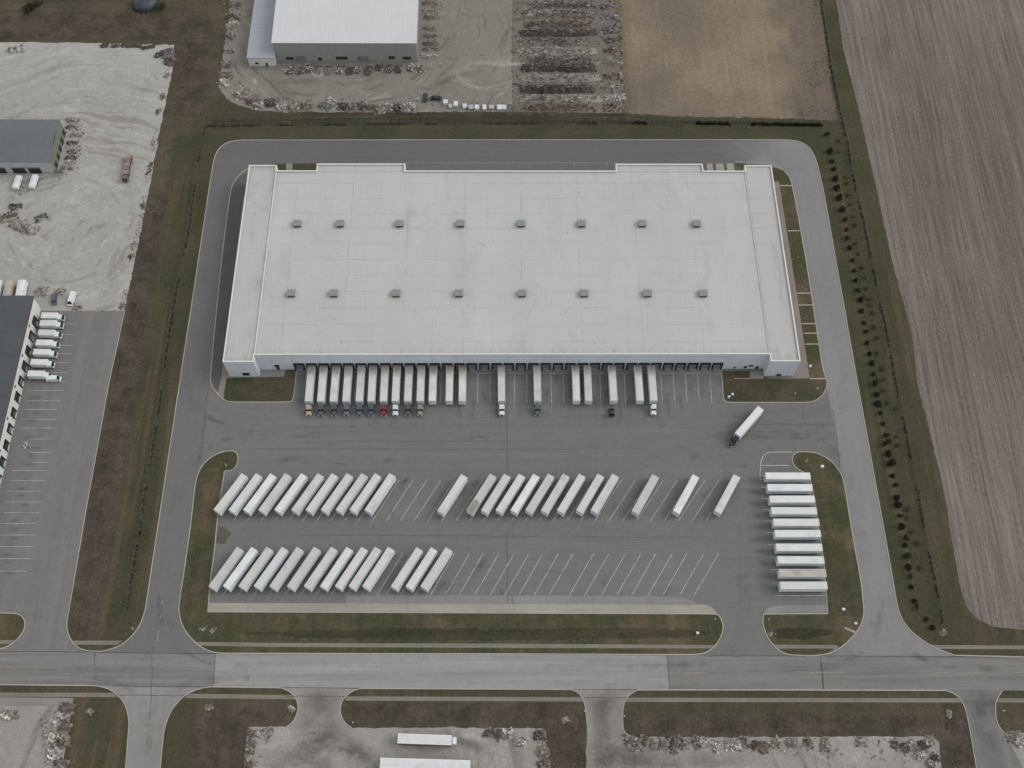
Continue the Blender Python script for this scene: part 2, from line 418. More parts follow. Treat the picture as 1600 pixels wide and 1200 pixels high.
def chaikin(p, n=2, closed=False):
    for _ in range(n):
        q = []
        m = len(p)
        if not closed: q.append(p[0])
        for i in range(m if closed else m-1):
            a, b = p[i], p[(i+1) % m]
            L = math.hypot(b[0]-a[0], b[1]-a[1])
            t = min(.25, 2.5/max(L, 1e-6))
            q.append((a[0]+(b[0]-a[0])*t, a[1]+(b[1]-a[1])*t)); q.append((a[0]+(b[0]-a[0])*(1-t), a[1]+(b[1]-a[1])*(1-t)))
        if not closed: q.append(p[-1])
        p = q
    return p
def jitter(p, step=1.2, amp=.5, closed=True, seed=0):
    out = []; m = len(p)
    for i in range(m if closed else m-1):
        a, b = p[i], p[(i+1) % m]; L = math.hypot(b[0]-a[0], b[1]-a[1]); k = max(1, min(400, int(L/step)))
        nx, ny = -(b[1]-a[1])/max(L, 1e-6), (b[0]-a[0])/max(L, 1e-6)
        for j in range(k):
            t = j/k; x, y = a[0]+(b[0]-a[0])*t, a[1]+(b[1]-a[1])*t
            d = (mnoise.noise(Vector((x*.35+seed, y*.35, 3)))+.6*mnoise.noise(Vector((x*1.3+seed, y*1.3, 9))))*amp
            out.append((x+nx*d, y+ny*d))
    if not closed: out.append(p[-1])
    return out
def sheet(name, pts, z, mat, thick=None, jit=0.0, kind='structure', smooth=0):
    p = ccw(pts)
    if smooth: p = chaikin(p, smooth, True)
    if jit: p = jitter(p, 1.2, jit)
    o = MB().prism(p, z-(thick or 0), z, 0).build(name, mat)
    return tag(o, kind=kind)
def offset_line(p, d, closed=False):
    out = []; m = len(p)
    for i in range(m):
        a = p[(i-1) % m] if (closed or i > 0) else None
        b = p[(i+1) % m] if (closed or i < m-1) else None
        c = p[i]; ns = []
        for s, e in ((a, c), (c, b)):
            if s is None or e is None: continue
            L = math.hypot(e[0]-s[0], e[1]-s[1])
            if L > 1e-6: ns.append((-(e[1]-s[1])/L, (e[0]-s[0])/L))
        if not ns: ns = [(0.0, 1.0)]
        nx = sum(k[0] for k in ns)/len(ns); ny = sum(k[1] for k in ns)/len(ns); l2 = max(.35, nx*nx+ny*ny)
        out.append((c[0]+nx/l2*d, c[1]+ny/l2*d))
    return out
def ribbon_mb(mb, p, w, z0, z1, closed=False, mi=0):
    L = offset_line(p, w/2, closed); R = offset_line(p, -w/2, closed); m = len(p)
    vs = []
    for i in range(m):
        vs += [(L[i][0], L[i][1], z0), (L[i][0], L[i][1], z1), (R[i][0], R[i][1], z1), (R[i][0], R[i][1], z0)]
    fs = []
    for i in range(m if closed else m-1):
        a, b = 4*i, 4*((i+1) % m)
        fs += [(a+2, b+2, b+1, a+1)]
        if z1-z0 > .02: fs += [(a+1, b+1, b, a), (a+3, b+3, b+2, a+2)]
    mb.add(vs, fs, mi); return mb
def kerb(pts, closed=False, mat='kerb', w=.34, h=.15, smooth=2, name='kerb'):
    p = chaikin(pts, smooth, closed) if smooth else pts
    return tag(ribbon_mb(MB(), p, w, 0.0, h+.02, closed).build(name, M[mat]), kind='structure')
def dist_poly(X, Y, poly):                     # signed distance, positive inside
    inside = np.zeros(X.shape, bool); d = np.full(X.shape, 1e9)
    n = len(poly)
    for i in range(n):
        x0, y0 = poly[i]; x1, y1 = poly[(i+1) % n]
        dx, dy = x1-x0, y1-y0; L2 = dx*dx+dy*dy+1e-12
        t = np.clip(((X-x0)*dx+(Y-y0)*dy)/L2, 0, 1)
        d = np.minimum(d, np.hypot(X-x0-t*dx, Y-y0-t*dy))
        cond = ((y0 > Y) != (y1 > Y)) & (X < dx*(Y-y0)/(dy+1e-12)+x0)
        inside ^= cond
    return np.where(inside, d, -d)
ORD = ['first', 'second', 'third', 'fourth', 'fifth', 'sixth', 'seventh', 'eighth', 'ninth', 'tenth', 'eleventh', 'twelfth', 'thirteenth', 'fourteenth', 'fifteenth', 'sixteenth', 'seventeenth', 'eighteenth', 'nineteenth', 'twentieth']
TENS = {20: 'twenty', 30: 'thirty', 40: 'forty', 50: 'fifty', 60: 'sixty'}
TENTH = {30: 'thirtieth', 40: 'fortieth', 50: 'fiftieth', 60: 'sixtieth'}
def ordw(i):                                   # 0 -> first
    if i < 20: return ORD[i]
    n = i+1
    return TENTH[n] if n % 10 == 0 else TENS[n//10*10]+'-'+ORD[n % 10-1]
def dedupe(p, closed=True):
    out = []
    for q in p:
        if not out or math.hypot(q[0]-out[-1][0], q[1]-out[-1][1]) > .02: out.append(q)
    if closed and len(out) > 2 and math.hypot(out[0][0]-out[-1][0], out[0][1]-out[-1][1]) < .02: out.pop()
    return out
def smooth_px(px, n=3, closed=True): return dedupe(chaikin(GL(px), n, closed), closed)

# ------------------------------------------------------------------ ground sheet
def build_ground():
    xs = [-3000, -1400, -700, -420, -320]+list(np.arange(-280, 300, 2.0))+[320, 420, 700, 1400, 3000]
    ys = [-2000, -900, -400, -150, -40]+list(np.arange(0, 430, 2.0))+[450, 520, 700, 1400, 3500]
    X, Y = np.meshgrid(np.array(xs, float), np.array(ys, float))
    green = [GL([(322, 197), (1290, 194), (1316, 191), (1480, 985), (1500, 1022), (160, 1020), (196, 962)]),
             GL([(270, 215), (325, 190), (208, 900), (196, 965), (150, 1010), (128, 1010), (165, 900), (215, 600), (255, 330)]),
             GL([(1280, -20), (1306, -20), (1342, 172), (1372, 300), (1434, 600), (1495, 890), (1512, 960), (1640, 992), (1640, 1030), (1470, 1022), (1400, 597), (1339, 300), (1316, 192)]),
             GL([(-60, 1076), (1640, 1079), (1640, 1091), (-60, 1086)]),
             GL([(972, 1095), (1490, 1096), (1500, 1116), (972, 1112)]),
             GL([(112, 1096), (205, 1090), (200, 1210), (95, 1210)]),
             GL([(255, 1100), (325, 1090), (310, 1210), (245, 1210)]),
             GL([(960, -10), (972, -10), (985, 178), (973, 178)]),
             GL([(300, 188), (800, 178), (1300, 186), (1300, 195), (300, 200)])]
    scrub = [GL([(236, 300), (264, 300), (236, 450), (214, 600), (165, 900), (150, 1000), (112, 995), (120, 900), (172, 600), (200, 490)]),
             GL([(977, 1116), (1500, 1118), (1500, 1150), (985, 1150)]),
             GL([(540, 1099), (905, 1100), (915, 1136), (550, 1134)]),
             GL([(855, 1130), (915, 1130), (917, 1210), (858, 1210)]),
             GL([(1470, 1118), (1512, 1118), (1530, 1210), (1480, 1210)]),
             GL([(-40, 15), (200, 20), (330, 30), (320, 180), (275, 180), (280, 62), (-40, 62)]),
             GL([(300, 1110), (455, 1100), (445, 1136), (385, 1140), (380, 1210), (310, 1210)])]
    def comb(lst):
        d = np.full(X.shape, -1e9)
        for p in lst: d = np.maximum(d, dist_poly(X, Y, p))
        return np.clip(d, -14, 14)
    ga, sa = comb(green), comb(scrub)
    ny, nx = X.shape
    verts = np.stack([X.ravel(), Y.ravel(), np.zeros(X.size)], 1)
    idx = np.arange(X.size).reshape(ny, nx)
    faces = np.stack([idx[:-1, :-1].ravel(), idx[:-1, 1:].ravel(), idx[1:, 1:].ravel(), idx[1:, :-1].ravel()], 1)
    me = bpy.data.meshes.new("ground"); me.from_pydata(verts.tolist(), [], faces.tolist())
    for nm, a in (('green', ga), ('scrub', sa)):
        at = me.attributes.new(nm, 'FLOAT', 'POINT'); at.data.foreach_set('value', a.ravel().astype(np.float32))
    me.materials.append(M['ground']); me.update()
    o = bpy.data.objects.new("ground", me); COL.objects.link(o); tag(o, kind='structure')
build_ground()

# fields
sheet("ploughed_field", GL([(1303, -30), (1317, 75), (1342, 172), (1362, 262), (1395, 412), (1425, 522), (1434, 602), (1472, 752), (1495, 890), (1502, 925), (1510, 948), (1525, 966), (1550, 979), (1600, 985), (1700, 990)])+[(420, 95), (420, 420), (128, 420)], .02, M['plough'], jit=.3)
sheet("stubble_field", GL([(958, -30), (962, 20), (970, 90), (975, 177), (1060, 182), (1180, 184), (1308, 188), (1296, 110), (1281, 0), (1276, -30)]), .02, M['stubble'], jit=.8)
# gravel lots
sheet("gravel_lot", GL([(-140, 66), (60, 66), (180, 68), (272, 70), (268, 120), (252, 190), (232, 300), (212, 400), (194, 486), (-140, 486)]), .02, M['gravel'], jit=.5)
sheet("trodden_yard", GL([(362, -60), (356, 40), (347, 95), (342, 140), (362, 160), (400, 172), (520, 176), (700, 175), (801, 175), (800, 60), (803, -60)]), .02, M['gravel_n'], jit=1.0)
sheet("scrap_yard_ground", GL([(801, -60), (800, 60), (801, 175), (880, 176), (974, 177), (968, 90), (960, 10), (957, -60)]), .03, M['scrap_soil'], jit=.6)
sheet("gravel_lot", GL([(-90, 1103), (113, 1103), (105, 1150), (96, 1215), (-90, 1260)]), .02, M['gravel_s'], jit=.3)
sheet("driveway_strip", GL([(-90, 1089), (60, 1090), (115, 1091), (113, 1103), (-90, 1104)]), .03, M['concrete_grey'])
sheet("gravel_lot", GL([(388, 1136), (447, 1135), (550, 1137), (700, 1137), (848, 1138), (853, 1145), (856, 1215), (380, 1215)]), .02, M['gravel_s'], jit=.35)
sheet("gravel_lot", GL([(973, 1151), (1100, 1152), (1300, 1151), (1458, 1151), (1467, 1160), (1472, 1215), (916, 1215), (916, 1160)]), .02, M['gravel_s'], jit=.35)
sheet("gravel_lot", GL([(1575, 1145), (1660, 1145), (1660, 1215), (1590, 1215), (1574, 1170)]), .02, M['gravel_s'], jit=.3)

# yard asphalt and drives ------------------------------------------------------------
outer_l = [(160, 1017.5), (185, 1011), (205, 996), (219, 977), (227, 955), (235, 900), (254, 775), (280, 603), (300, 473), (326, 300), (333, 256), (336, 243), (343, 231), (354, 223), (370, 219)]
outer_r = [(1230, 218.5), (1250, 221), (1263, 229), (1271, 240), (1277, 256), (1287, 300), (1340, 600), (1394, 900), (1401, 945), (1408, 966), (1421, 985), (1440, 1000), (1460, 1012), (1490, 1023.5)]
ring = dedupe(chaikin(GL(outer_l+outer_r), 3, False), False)
sheet("truck_yard", ring+GL([(1490, 1032), (160, 1030)]), .03, M['asphalt'])
kerb(ring, False, smooth=0)
# the perimeter drive has its own surfacing, darker behind the warehouse, paler on the east side
east_in = smooth_px([(1300, 1024), (1317, 1010), (1335, 992), (1345, 977), (1350, 962), (1349.5, 947), (1344, 900), (1332, 837), (1322, 775), (1313, 733), (1302, 660), (1291, 600), (1286, 580), (1260, 410), (1240, 300), (1235, 276), (1225, 264)], 2, False)
west_in = smooth_px([(390, 262), (372, 275), (364, 290), (347, 400), (335, 520), (328.5, 592), (325, 640), (318, 712), (310, 736), (304, 758), (287, 899), (279, 947), (280, 962), (287, 982), (300, 999), (312, 1010), (330, 1020)], 2, False)
sheet("perimeter_drive", dedupe(ring+[G2(1488, 1026), G2(1300, 1026)]+east_in+[(112, 274.5), (-100, 274.5)]+west_in+[G2(330, 1026), G2(150, 1026)]), .04, M['asphalt_ring'])

# public road and its side roads
road_t = [(-120, 1017), (118, 1017.5), (340, 1021.5), (800, 1022.5), (1040, 1024), (1600, 1027), (1720, 1028)]
road_b = [(-120, 1069.5), (0, 1070), (150, 1071), (330, 1073), (800, 1077), (1200, 1078), (1600, 1079), (1720, 1079)]
sheet("road", GL(road_t)+GL(road_b)[::-1], .06, M['asphalt_road'])
sheet("road_resurfaced", GL([(336, 1021.8), (800, 1022.8), (1042, 1024.2), (1044, 1050), (1046, 1077), (800, 1076.5), (333, 1073), (335, 1045)]), .066, M['asphalt_pale'])
s1l = [(140, 1071), (158, 1072.5), (176, 1079), (190, 1092), (198, 1106), (202, 1128), (201, 1140), (195, 1215)]
s1r = [(249, 1215), (255, 1150), (258, 1135), (264, 1117), (274, 1101), (288, 1087), (302, 1079.5), (318, 1074.5), (332, 1073)]
sheet("side_road", smooth_px(s1l, 2, False)+smooth_px(s1r, 2, False), .055, M['asphalt_side'])
s2l = [(438, 1074.5), (450, 1079), (459, 1086), (465, 1097), (466, 1108), (462, 1122), (455, 1131), (447, 1136)]
s2r = [(550, 1137), (541, 1132), (534, 1122), (531.5, 1110), (533, 1098), (540, 1088), (550, 1080), (562, 1076)]
sheet("entrance_drive", smooth_px(s2l, 2, False)+smooth_px(s2r, 2, False), .055, M['entrance'])
s3l = [(893, 1077.5), (904, 1082), (911, 1092), (915, 1105), (917, 1130), (917, 1160), (916, 1215)]
s3r = [(976, 1215), (976, 1160), (985, 1151), (977, 1146), (973, 1137), (973, 1108), (976, 1096), (983, 1086), (995, 1078.5)]
sheet("entrance_drive", smooth_px(s3l, 2, False)+smooth_px(s3r[3:], 2, False), .055, M['entrance'])
s4l = [(1478, 1079), (1492, 1084), (1503, 1095), (1510, 1112), (1518, 1155), (1528, 1215)]
s4r = [(1606, 1215), (1586, 1175), (1572, 1148), (1562, 1138), (1556, 1124), (1555, 1105), (1557, 1093), (1566, 1079)]
sheet("side_road", smooth_px(s4l, 2, False)+smooth_px(s4r, 2, False), .055, M['asphalt_l'])
for kp in (s1l, s1r, s2l, s2r, s3l[:5], s3r[2:], s4l, s4r[1:]): kerb(GL(kp), False, w=.3)
kerb(GL([(-120, 1069.3), (0, 1069.8), (140, 1071)]), False, w=.4, smooth=0)
kerb(GL([(332, 1073), (438, 1074.6)]), False, w=.4, smooth=0)
kerb(GL([(562, 1075.6), (893, 1077.3)]), False, w=.4, smooth=0)
kerb(GL([(995, 1078), (1200, 1078), (1478, 1078.8)]), False, w=.4, smooth=0)
kerb(GL([(1490, 1024), (1600, 1026.6), (1720, 1027.6)]), False, w=.4, smooth=0)
# neighbour's yard west
n_r = [(195, 486), (170, 600), (134, 800), (117, 900), (105, 968), (104, 980), (108, 995), (118, 1010), (135, 1017.5), (160, 1017.5)]
sheet("neighbour_yard", GL([(-140, 485)])+smooth_px(n_r, 2, False)+GL([(160, 1024), (-140, 1024)]), .035, M['asphalt_l'])
kerb(GL(n_r), False, w=.3)
kerb(GL([(-60, 1016), (0, 1015.5), (20, 1006), (33, 993), (40, 979), (38, 966), (29, 958.5), (0, 957.5), (-60, 957)]), False, w=.35)
sheet("lawn", smooth_px([(-60, 1016), (0, 1015.5), (20, 1006), (33, 993), (40, 979), (38, 966), (29, 958.5), (0, 957.5), (-60, 957)], 2, False), .10, mat=M['planting'], thick=.1)

# islands of lawn with kerbs ------------------------------------------------------------
isl_a = [(367, 704.5), (372, 711), (371.5, 724), (365, 735), (351, 736), (351, 736), (340, 807), (335, 862), (329, 905), (325, 956), (325, 956), (800, 958), (1118, 959.3), (1124, 962), (1128, 971), (1130.5, 981), (1127, 994), (1119, 1008), (1107, 1018), (1092, 1023), (800, 1021.8), (340, 1020.8), (325, 1017), (311, 1009), (299, 998), (287, 982), (281, 966), (279, 947), (287, 899), (299, 812), (305, 757), (310, 737), (321, 721), (335, 711), (351, 705)]
pa = smooth_px(isl_a, 2, True)
sheet("lawn", pa, .12, M['lawn_y'], thick=.12); kerb(pa, True, smooth=0)
isl_b = [(1237.5, 717), (1240, 710), (1246, 706), (1267, 706), (1282, 710), (1300, 721), (1311, 735), (1317.5, 748), (1322, 775), (1332, 837), (1344, 900), (1349.5, 947), (1350, 961), (1345, 977), (1335, 992), (1317, 1010), (1299, 1020), (1282, 1024.5), (1232, 1024), (1216, 1016), (1204, 1004), (1194, 985), (1191.5, 972), (1193, 959.5), (1193, 959.5), (1293, 959), (1293, 959), (1287.5, 880), (1267.5, 752), (1262, 741), (1254, 737), (1245, 732), (1239, 725)]
pb = smooth_px(isl_b, 2, True)
sheet("lawn", pb, .12, M['lawn_y'], thick=.12); kerb(pb, True, smooth=0)
isl_c = [(349, 625), (354, 591), (354, 591), (406, 590), (443, 589), (447, 578), (462.5, 578), (462.5, 578), (459, 620), (457.5, 625), (453, 628), (366, 628), (355, 627)]
pc = smooth_px(isl_c, 2, True)
sheet("lawn", pc, .12, M['lawn'], thick=.12)
kerb(GL([(463.5, 578), (459, 620), (457.5, 625), (453, 628.5), (366, 628.5), (354, 627.5), (343, 619), (335, 609), (330, 601), (328.5, 592), (335, 520), (347, 400), (360, 300), (364, 287), (372, 275), (383, 266), (392, 262)]), False)
isl_d = [(1127.5, 580), (1127.5, 580), (1130, 622), (1132.5, 626.5), (1138, 629), (1263, 629), (1275, 626), (1284, 619), (1290, 610), (1292.5, 600), (1291, 592), (1291, 592), (1239, 592), (1193, 592), (1193, 580)]
pd = smooth_px(isl_d, 2, True)
sheet("lawn", pd, .12, M['lawn'], thick=.12)
kerb(GL([(1127.5, 580), (1130, 622), (1132.5, 626.5), (1138, 629), (1263, 629), (1275, 626), (1284, 619), (1290, 610), (1292.5, 600), (1291, 590), (1286, 580), (1260, 410), (1240, 300), (1235, 278), (1224, 265), (1212, 259), (1190, 254.5), (1150, 253)]), False)
# south ditch: lusher, wetter grass with its own outline
def band(name, top, bot, z, mat, jit=.7): sheet(name, GL(top)+GL(bot)[::-1], z, M[mat], jit=jit)
band("ditch_grass", [(380, 990), (480, 984), (600, 982), (800, 983), (1000, 981), (1080, 984), (1110, 989)], [(381, 990.5), (480, 996), (600, 1000), (800, 1001), (1000, 998), (1080, 995), (1110, 989.5)], .124, 'ditch')
band("ditch_grass", [(1200, 988), (1215, 982), (1240, 980), (1280, 982), (1308, 988)], [(1200.5, 988.5), (1215, 995), (1240, 1000), (1280, 996), (1308, 988.5)], .124, 'ditch')
band("ditch_grass", [(332, 187), (560, 184), (800, 182), (1000, 187), (1284, 189)], [(332, 193), (560, 191.5), (800, 190), (1000, 192.5), (1284, 194.5)], .02, 'ditch', 1.0)
band("bank_soil", [(420, 176.5), (560, 176), (801, 175.5), (976, 177)], [(420, 180), (560, 180.5), (801, 181), (976, 182)], .024, 'bank', .9)
# planting strips and walks round the warehouse
sheet("side_strip", GL([(330, 594), (336, 520), (348, 400), (361, 300), (365, 287), (373, 276), (390, 266), (389, 300), (372, 420), (356, 540), (349, 620), (343, 617), (334, 606)]), .05, M['asphalt_dark'])
sheet("side_walk", GL([(340, 615), (346, 590), (362, 455), (380, 308), (391, 300), (384, 360), (371, 480), (359, 590), (354, 591), (348.5, 624)]), .13, M['walk_b'], thick=.1)
sheet("planting_bed", GL([(1212, 262), (1224, 267), (1234, 279), (1239, 300), (1259, 411), (1285, 581), (1289, 591), (1264, 591), (1236, 400), (1217, 284), (1208, 283), (1203, 262)]), .11, M['planting'], thick=.1)
sheet("side_walk", GL([(1200, 283), (1217, 284), (1235.5, 400), (1265, 591), (1238, 591), (1215, 440)]), .13, M['walk_b'], thick=.1)
for y, x0, x1 in ((290.5, 1218.5, 1238), (361, 1231, 1249), (458.5, 1244.5, 1268), (477, 1247, 1272), (506, 1252, 1276), (521, 1256, 1279), (538, 1258, 1281), (592, 1265, 1292)):
    kerb(GL([(x0, y), (x1, y-.3)]), False, 'kerb_pink', w=.45, h=.14, smooth=0, name='bed_edging')
sheet("concrete_pad", GL([(405.5, 589.5), (407, 577), (447, 577), (443, 589)]), .135, M['concrete_grey'], thick=.1)
sheet("concrete_pad", GL([(1172, 592), (1172, 580), (1193, 580), (1193, 592)]), .135, M['concrete_grey'], thick=.1)
kerb(GL([(1147, 591.5), (1172, 592)]), False, 'kerb_pink', w=.3, h=.13, smooth=0, name='bed_edging')
sheet("recess_lawn", GL([(428, 270), (428, 256), (497, 255.5), (497, 270)]), .06, M['lawn'])
sheet("concrete_pad", GL([(447, 270), (447, 255.6), (457, 255.6), (457, 270)]), .075, M['concrete_grey'])
sheet("recess_gravel", GL([(1096, 270), (1096, 254.8), (1165, 255.5), (1165, 270)]), .06, M['asphalt_dark'])
for x0, x1 in ((1106, 1114), (1120, 1131), (1137, 1147)): sheet("concrete_pad", GL([(x0, 270), (x0-2, 255.5), (x1-1, 255.5), (x1+1, 270)]), .075, M['concrete'])
sheet("recess_lawn", GL([(1149, 270), (1150, 255.5), (1164, 255.5), (1164, 270)]), .07, M['planting'])
# aprons, footways
sheet("concrete_apron", smooth_px([(325.5, 956), (325.5, 956), (327, 942), (327, 942), (800, 944), (1100, 944.5), (1108, 946), (1115, 951), (1121, 959), (1121, 959), (800, 957.6)], 2, True), .06, M['concrete'])
sheet("concrete_apron", smooth_px([(1193.5, 959), (1193.5, 959), (1199, 950), (1210, 946), (1290, 945), (1290, 945), (1292.5, 958.5), (1292.5, 958.5)], 2, True), .06, M['concrete_grey'])
sheet("worn_strip", GL([(802, 944), (800, 930.5), (830, 930), (900, 931), (1060, 932), (1085, 940), (1092, 944)]), .052, M['concrete_grey'], jit=.25)
sheet("worn_strip", GL([(540, 943), (541, 931), (600, 930), (700, 930), (800, 930.5), (800, 944)]), .05, M['asphalt_e'], jit=.25)
sheet("dock_apron", GL([(463, 584), (463, 576), (1127, 577), (1127, 585)]), .055, M['concrete_grey'], jit=.2)
for a, b, c_, d_ in ((303, 1004, 360, 1004), (118, 1001, 190, 1001)):
    pass
sheet("footway", GL([(300, 1003), (420, 1004.5), (800, 1006), (1122, 1008), (1116, 1013.5), (800, 1012.5), (420, 1011), (308, 1009)]), .145, M['walk'], thick=.12)
sheet("footway", GL([(112, 1001), (192, 1001), (183, 1007.5), (117, 1007.5)]), .05, M['walk'], thick=.05)
sheet("footway", GL([(-80, 1000), (24, 1000), (15, 1006), (-80, 1006)]), .13, M['walk'], thick=.12)
sheet("footway", GL([(1206, 1007.5), (1306, 1008), (1311, 1011), (1304, 1016), (1300, 1013.5), (1212, 1013.5)]), .145, M['walk'], thick=.12)
sheet("footway", GL([(1454, 1008), (1600, 1008.5), (1720, 1009), (1720, 1015), (1600, 1014.5), (1464, 1014)]), .05, M['walk'], thick=.05)
for x0, x1, y0, y1 in ((-80, 184, 1082, 1082.5), (290, 462, 1084, 1086), (540, 910, 1088, 1089.5), (978, 1502, 1090, 1091), (1558, 1720, 1091, 1091.5)):
    sheet("footway", GL([(x0, y0), (x1, y1), (x1+1.5, y1+6.8), (x0, y0+6.8)]), .052, M['walk'], thick=.05)
sheet("culvert_slab", GL([(1318, 981.5), (1321, 980), (1338, 987), (1336, 990)]), .15, M['concrete'], thick=.1)
sheet("bare_patch", GL([(342, 822), (350, 826), (362, 834), (355, 842), (352, 850), (338, 848), (339, 835)]), .048, M['soil'], jit=.5)

# joints, sealed cracks and tyre marks that have their own shape on the paving
seal = MB()
for p, w in (([(-40, 1018), (118, 1018.5), (340, 1021.8)], .22), ([(175, 1072), (330, 1073.5)], .25), ([(180, 1086.5), (302, 1087)], .2), ([(1100, 1024.6), (1490, 1025.6)], .25), ([(237, 1022), (238, 1050), (236.5, 1090), (234, 1125)], .18), ([(148, 1020), (147, 1040)], .2), ([(1283, 1036), (1285, 1056), (1287, 1078)], .55), ([(1282, 1025), (1283, 1036)], .2), ([(336.5, 1022), (335, 1045), (333, 1073)], .2), ([(1041.5, 1024.2), (1044, 1050), (1046, 1077)], .2), ([(445, 1087.8), (538, 1088.4)], .2), ([(913, 1090), (980, 1090.6)], .18), ([(1502, 1097), (1557, 1097.6)], .18), ([(321, 640), (317, 680), (312, 718)], .16), ([(320, 631), (327, 605)], .16), ([(1301, 640), (1308, 690), (1313, 728)], .2), ([(792, 640), (792.5, 700), (793, 760), (792.5, 800)], .14), ([(792.5, 830), (793, 942)], .11), ([(1254, 632), (1255, 655)], .14), ([(1180, 662.5), (1302, 663)], .14), ([(460, 836), (700, 837), (840, 838)], .10), ([(892, 838), (1000, 840), (1110, 839)], .10), ([(400, 701), (640, 702), (900, 702.5)], .09), ([(560, 690), (800, 690.5)], .08)):
    ribbon_mb(seal, [(x+mnoise.noise(Vector((x*.4, y*.4, 1)))*.18, y+mnoise.noise(Vector((x*.4, y*.4, 5)))*.18) for x, y in jitter(GL(p), 1.5, .12, False)], w*.9, .072, .072)
tag(seal.build("pavement_joint", M['seal']), kind='structure')
def mat_mark():
    n = N("rubber_film", .9, 0, .1)
    n.b.inputs['Base Color'].default_value = C(66, 66, 66)
    a = n.rng(n.noise(n.pos(), .16, 5, .7), .40, .70, 0, .10)
    n.put(n.b.inputs['Alpha'], a); return n.m
M['mark'] = mat_mark()
marks = MB()
def curve(px, w, wob=.5):
    p = GL(px)
    q = chaikin(p, 3, False)
    ribbon_mb(marks, jitter(q, 2.0, .18, False), w*1.5, .075+len(marks.v)*1e-7, .075+len(marks.v)*1e-7)
for k in range(3):
    o = (-7, 0.5, 8)[k]+rnd.uniform(-1.5, 1.5)
    curve([(245+o, 930), (243+o, 985), (232+o, 1020), (200, 1040+o*.5), (120, 1046+o*.4)], rnd.uniform(.5, 1.4))
    curve([(255+o, 930), (262+o, 985), (285+o, 1020), (330, 1038+o*.5), (420, 1042+o*.5)], rnd.uniform(.5, 1.2))
    curve([(1372+o, 930), (1368+o, 985), (1345+o, 1022), (1300, 1042+o*.5), (1220, 1046+o*.5)], rnd.uniform(.5, 1.3))
    curve([(1384+o, 930), (1392+o, 985), (1420+o, 1022), (1470, 1040+o*.5), (1560, 1044+o*.5)], rnd.uniform(.5, 1.3))
    curve([(1165+o, 900), (1162+o, 975), (1140+o, 1022), (1080, 1040+o*.5), (980, 1044+o*.5)], rnd.uniform(.5, 1.2))
    curve([(225+o*.7, 1180), (228+o*.7, 1120), (215+o, 1085), (180, 1062+o*.5), (110, 1058+o*.4)], rnd.uniform(.5, 1.2))
    curve([(228+o*.7, 1180), (236+o*.7, 1120), (262+o, 1085), (300, 1064+o*.5), (390, 1060+o*.4)], rnd.uniform(.5, 1.2))
    curve([(1312+o, 560), (1320+o, 620), (1300+o, 660), (1240, 680+o), (1120, 684+o)], rnd.uniform(.5, 1.4))
    curve([(1345+o, 840), (1328+o, 740), (1290+o, 690), (1220, 676+o), (1100, 672+o)], rnd.uniform(.5, 1.4))
    curve([(285+o, 560), (290+o, 620), (320+o, 655), (390, 672+o), (500, 676+o)], rnd.uniform(.5, 1.4))
    curve([(270+o, 840), (285+o, 740), (330+o, 690), (420, 676+o), (560, 674+o)], rnd.uniform(.5, 1.4))
    curve([(1160+o, 930), (1165+o, 820), (1140+o, 740), (1060, 700+o), (920, 690+o)], rnd.uniform(.5, 1.4))
for k in range(34):                                     # dark film where each dock and bay is used
    x = 471+k*19.06
    if rnd.random() < .75: curve([(x+rnd.uniform(-3, 3), 586), (x+rnd.uniform(-4, 4), 640), (x+rnd.uniform(-14, 14), 668)], rnd.uniform(.5, 1.8))
tag(marks.build("tyre_marks", M['mark']), kind='structure')

def mat_film(name, rgb, lo, hi, a, sc=.12):
    n = N(name, .95, 0, .05)
    n.b.inputs['Base Color'].default_value = rgb
    e = n.attr('edge').outputs['Fac']
    k = n.math('MULTIPLY', n.rng(n.noise(n.pos(), sc, 6, .75, .6), lo, hi), a)
    n.put(n.b.inputs['Alpha'], n.math('MULTIPLY', k, e)); return n.m
M['film_dirt'] = mat_film("tracked_dirt", C(98, 94, 88), .30, .60, .36)
M['film_oil'] = mat_film("oil_stain", C(62, 62, 62), .28, .66, .24, .3)
def film(name, blobs, mat, z):                          # soft-edged stains: full in the middle, nothing at the rim
    vs, fs, ed = [], [], []
    for (px, py, rx, ry, rot) in blobs:
        c = G(px, py); o = len(vs); nr, na = 5, 22
        vs.append((c.x, c.y, z)); ed.append(1.0)
        for i in range(1, nr+1):
            for j in range(na):
                a = 2*math.pi*j/na; w = 1+.3*mnoise.noise(Vector((math.cos(a)*1.3+px, math.sin(a)*1.3+py, 2)))
                x, y = rx*w*i/nr*math.cos(a), ry*w*i/nr*math.sin(a)
                vs.append((c.x+x*math.cos(rot)-y*math.sin(rot), c.y+x*math.sin(rot)+y*math.cos(rot), z)); t = 1-i/nr; ed.append(t*t*(3-2*t))
        for j in range(na): fs.append((o, o+1+j, o+1+(j+1) % na))
        for i in range(nr-1):
            for j in range(na):
                q0, q1 = o+1+i*na+j, o+1+i*na+(j+1) % na; fs.append((q0, q0+na, q1+na, q1))
        z += 1e-5
    me = bpy.data.meshes.new(name); me.from_pydata(vs, [], fs); me.materials.append(mat)
    at = me.attributes.new('edge', 'FLOAT', 'POINT'); at.data.foreach_set('value', ed)
    o = bpy.data.objects.new(name, me); COL.objects.link(o); return tag(o, kind='structure')
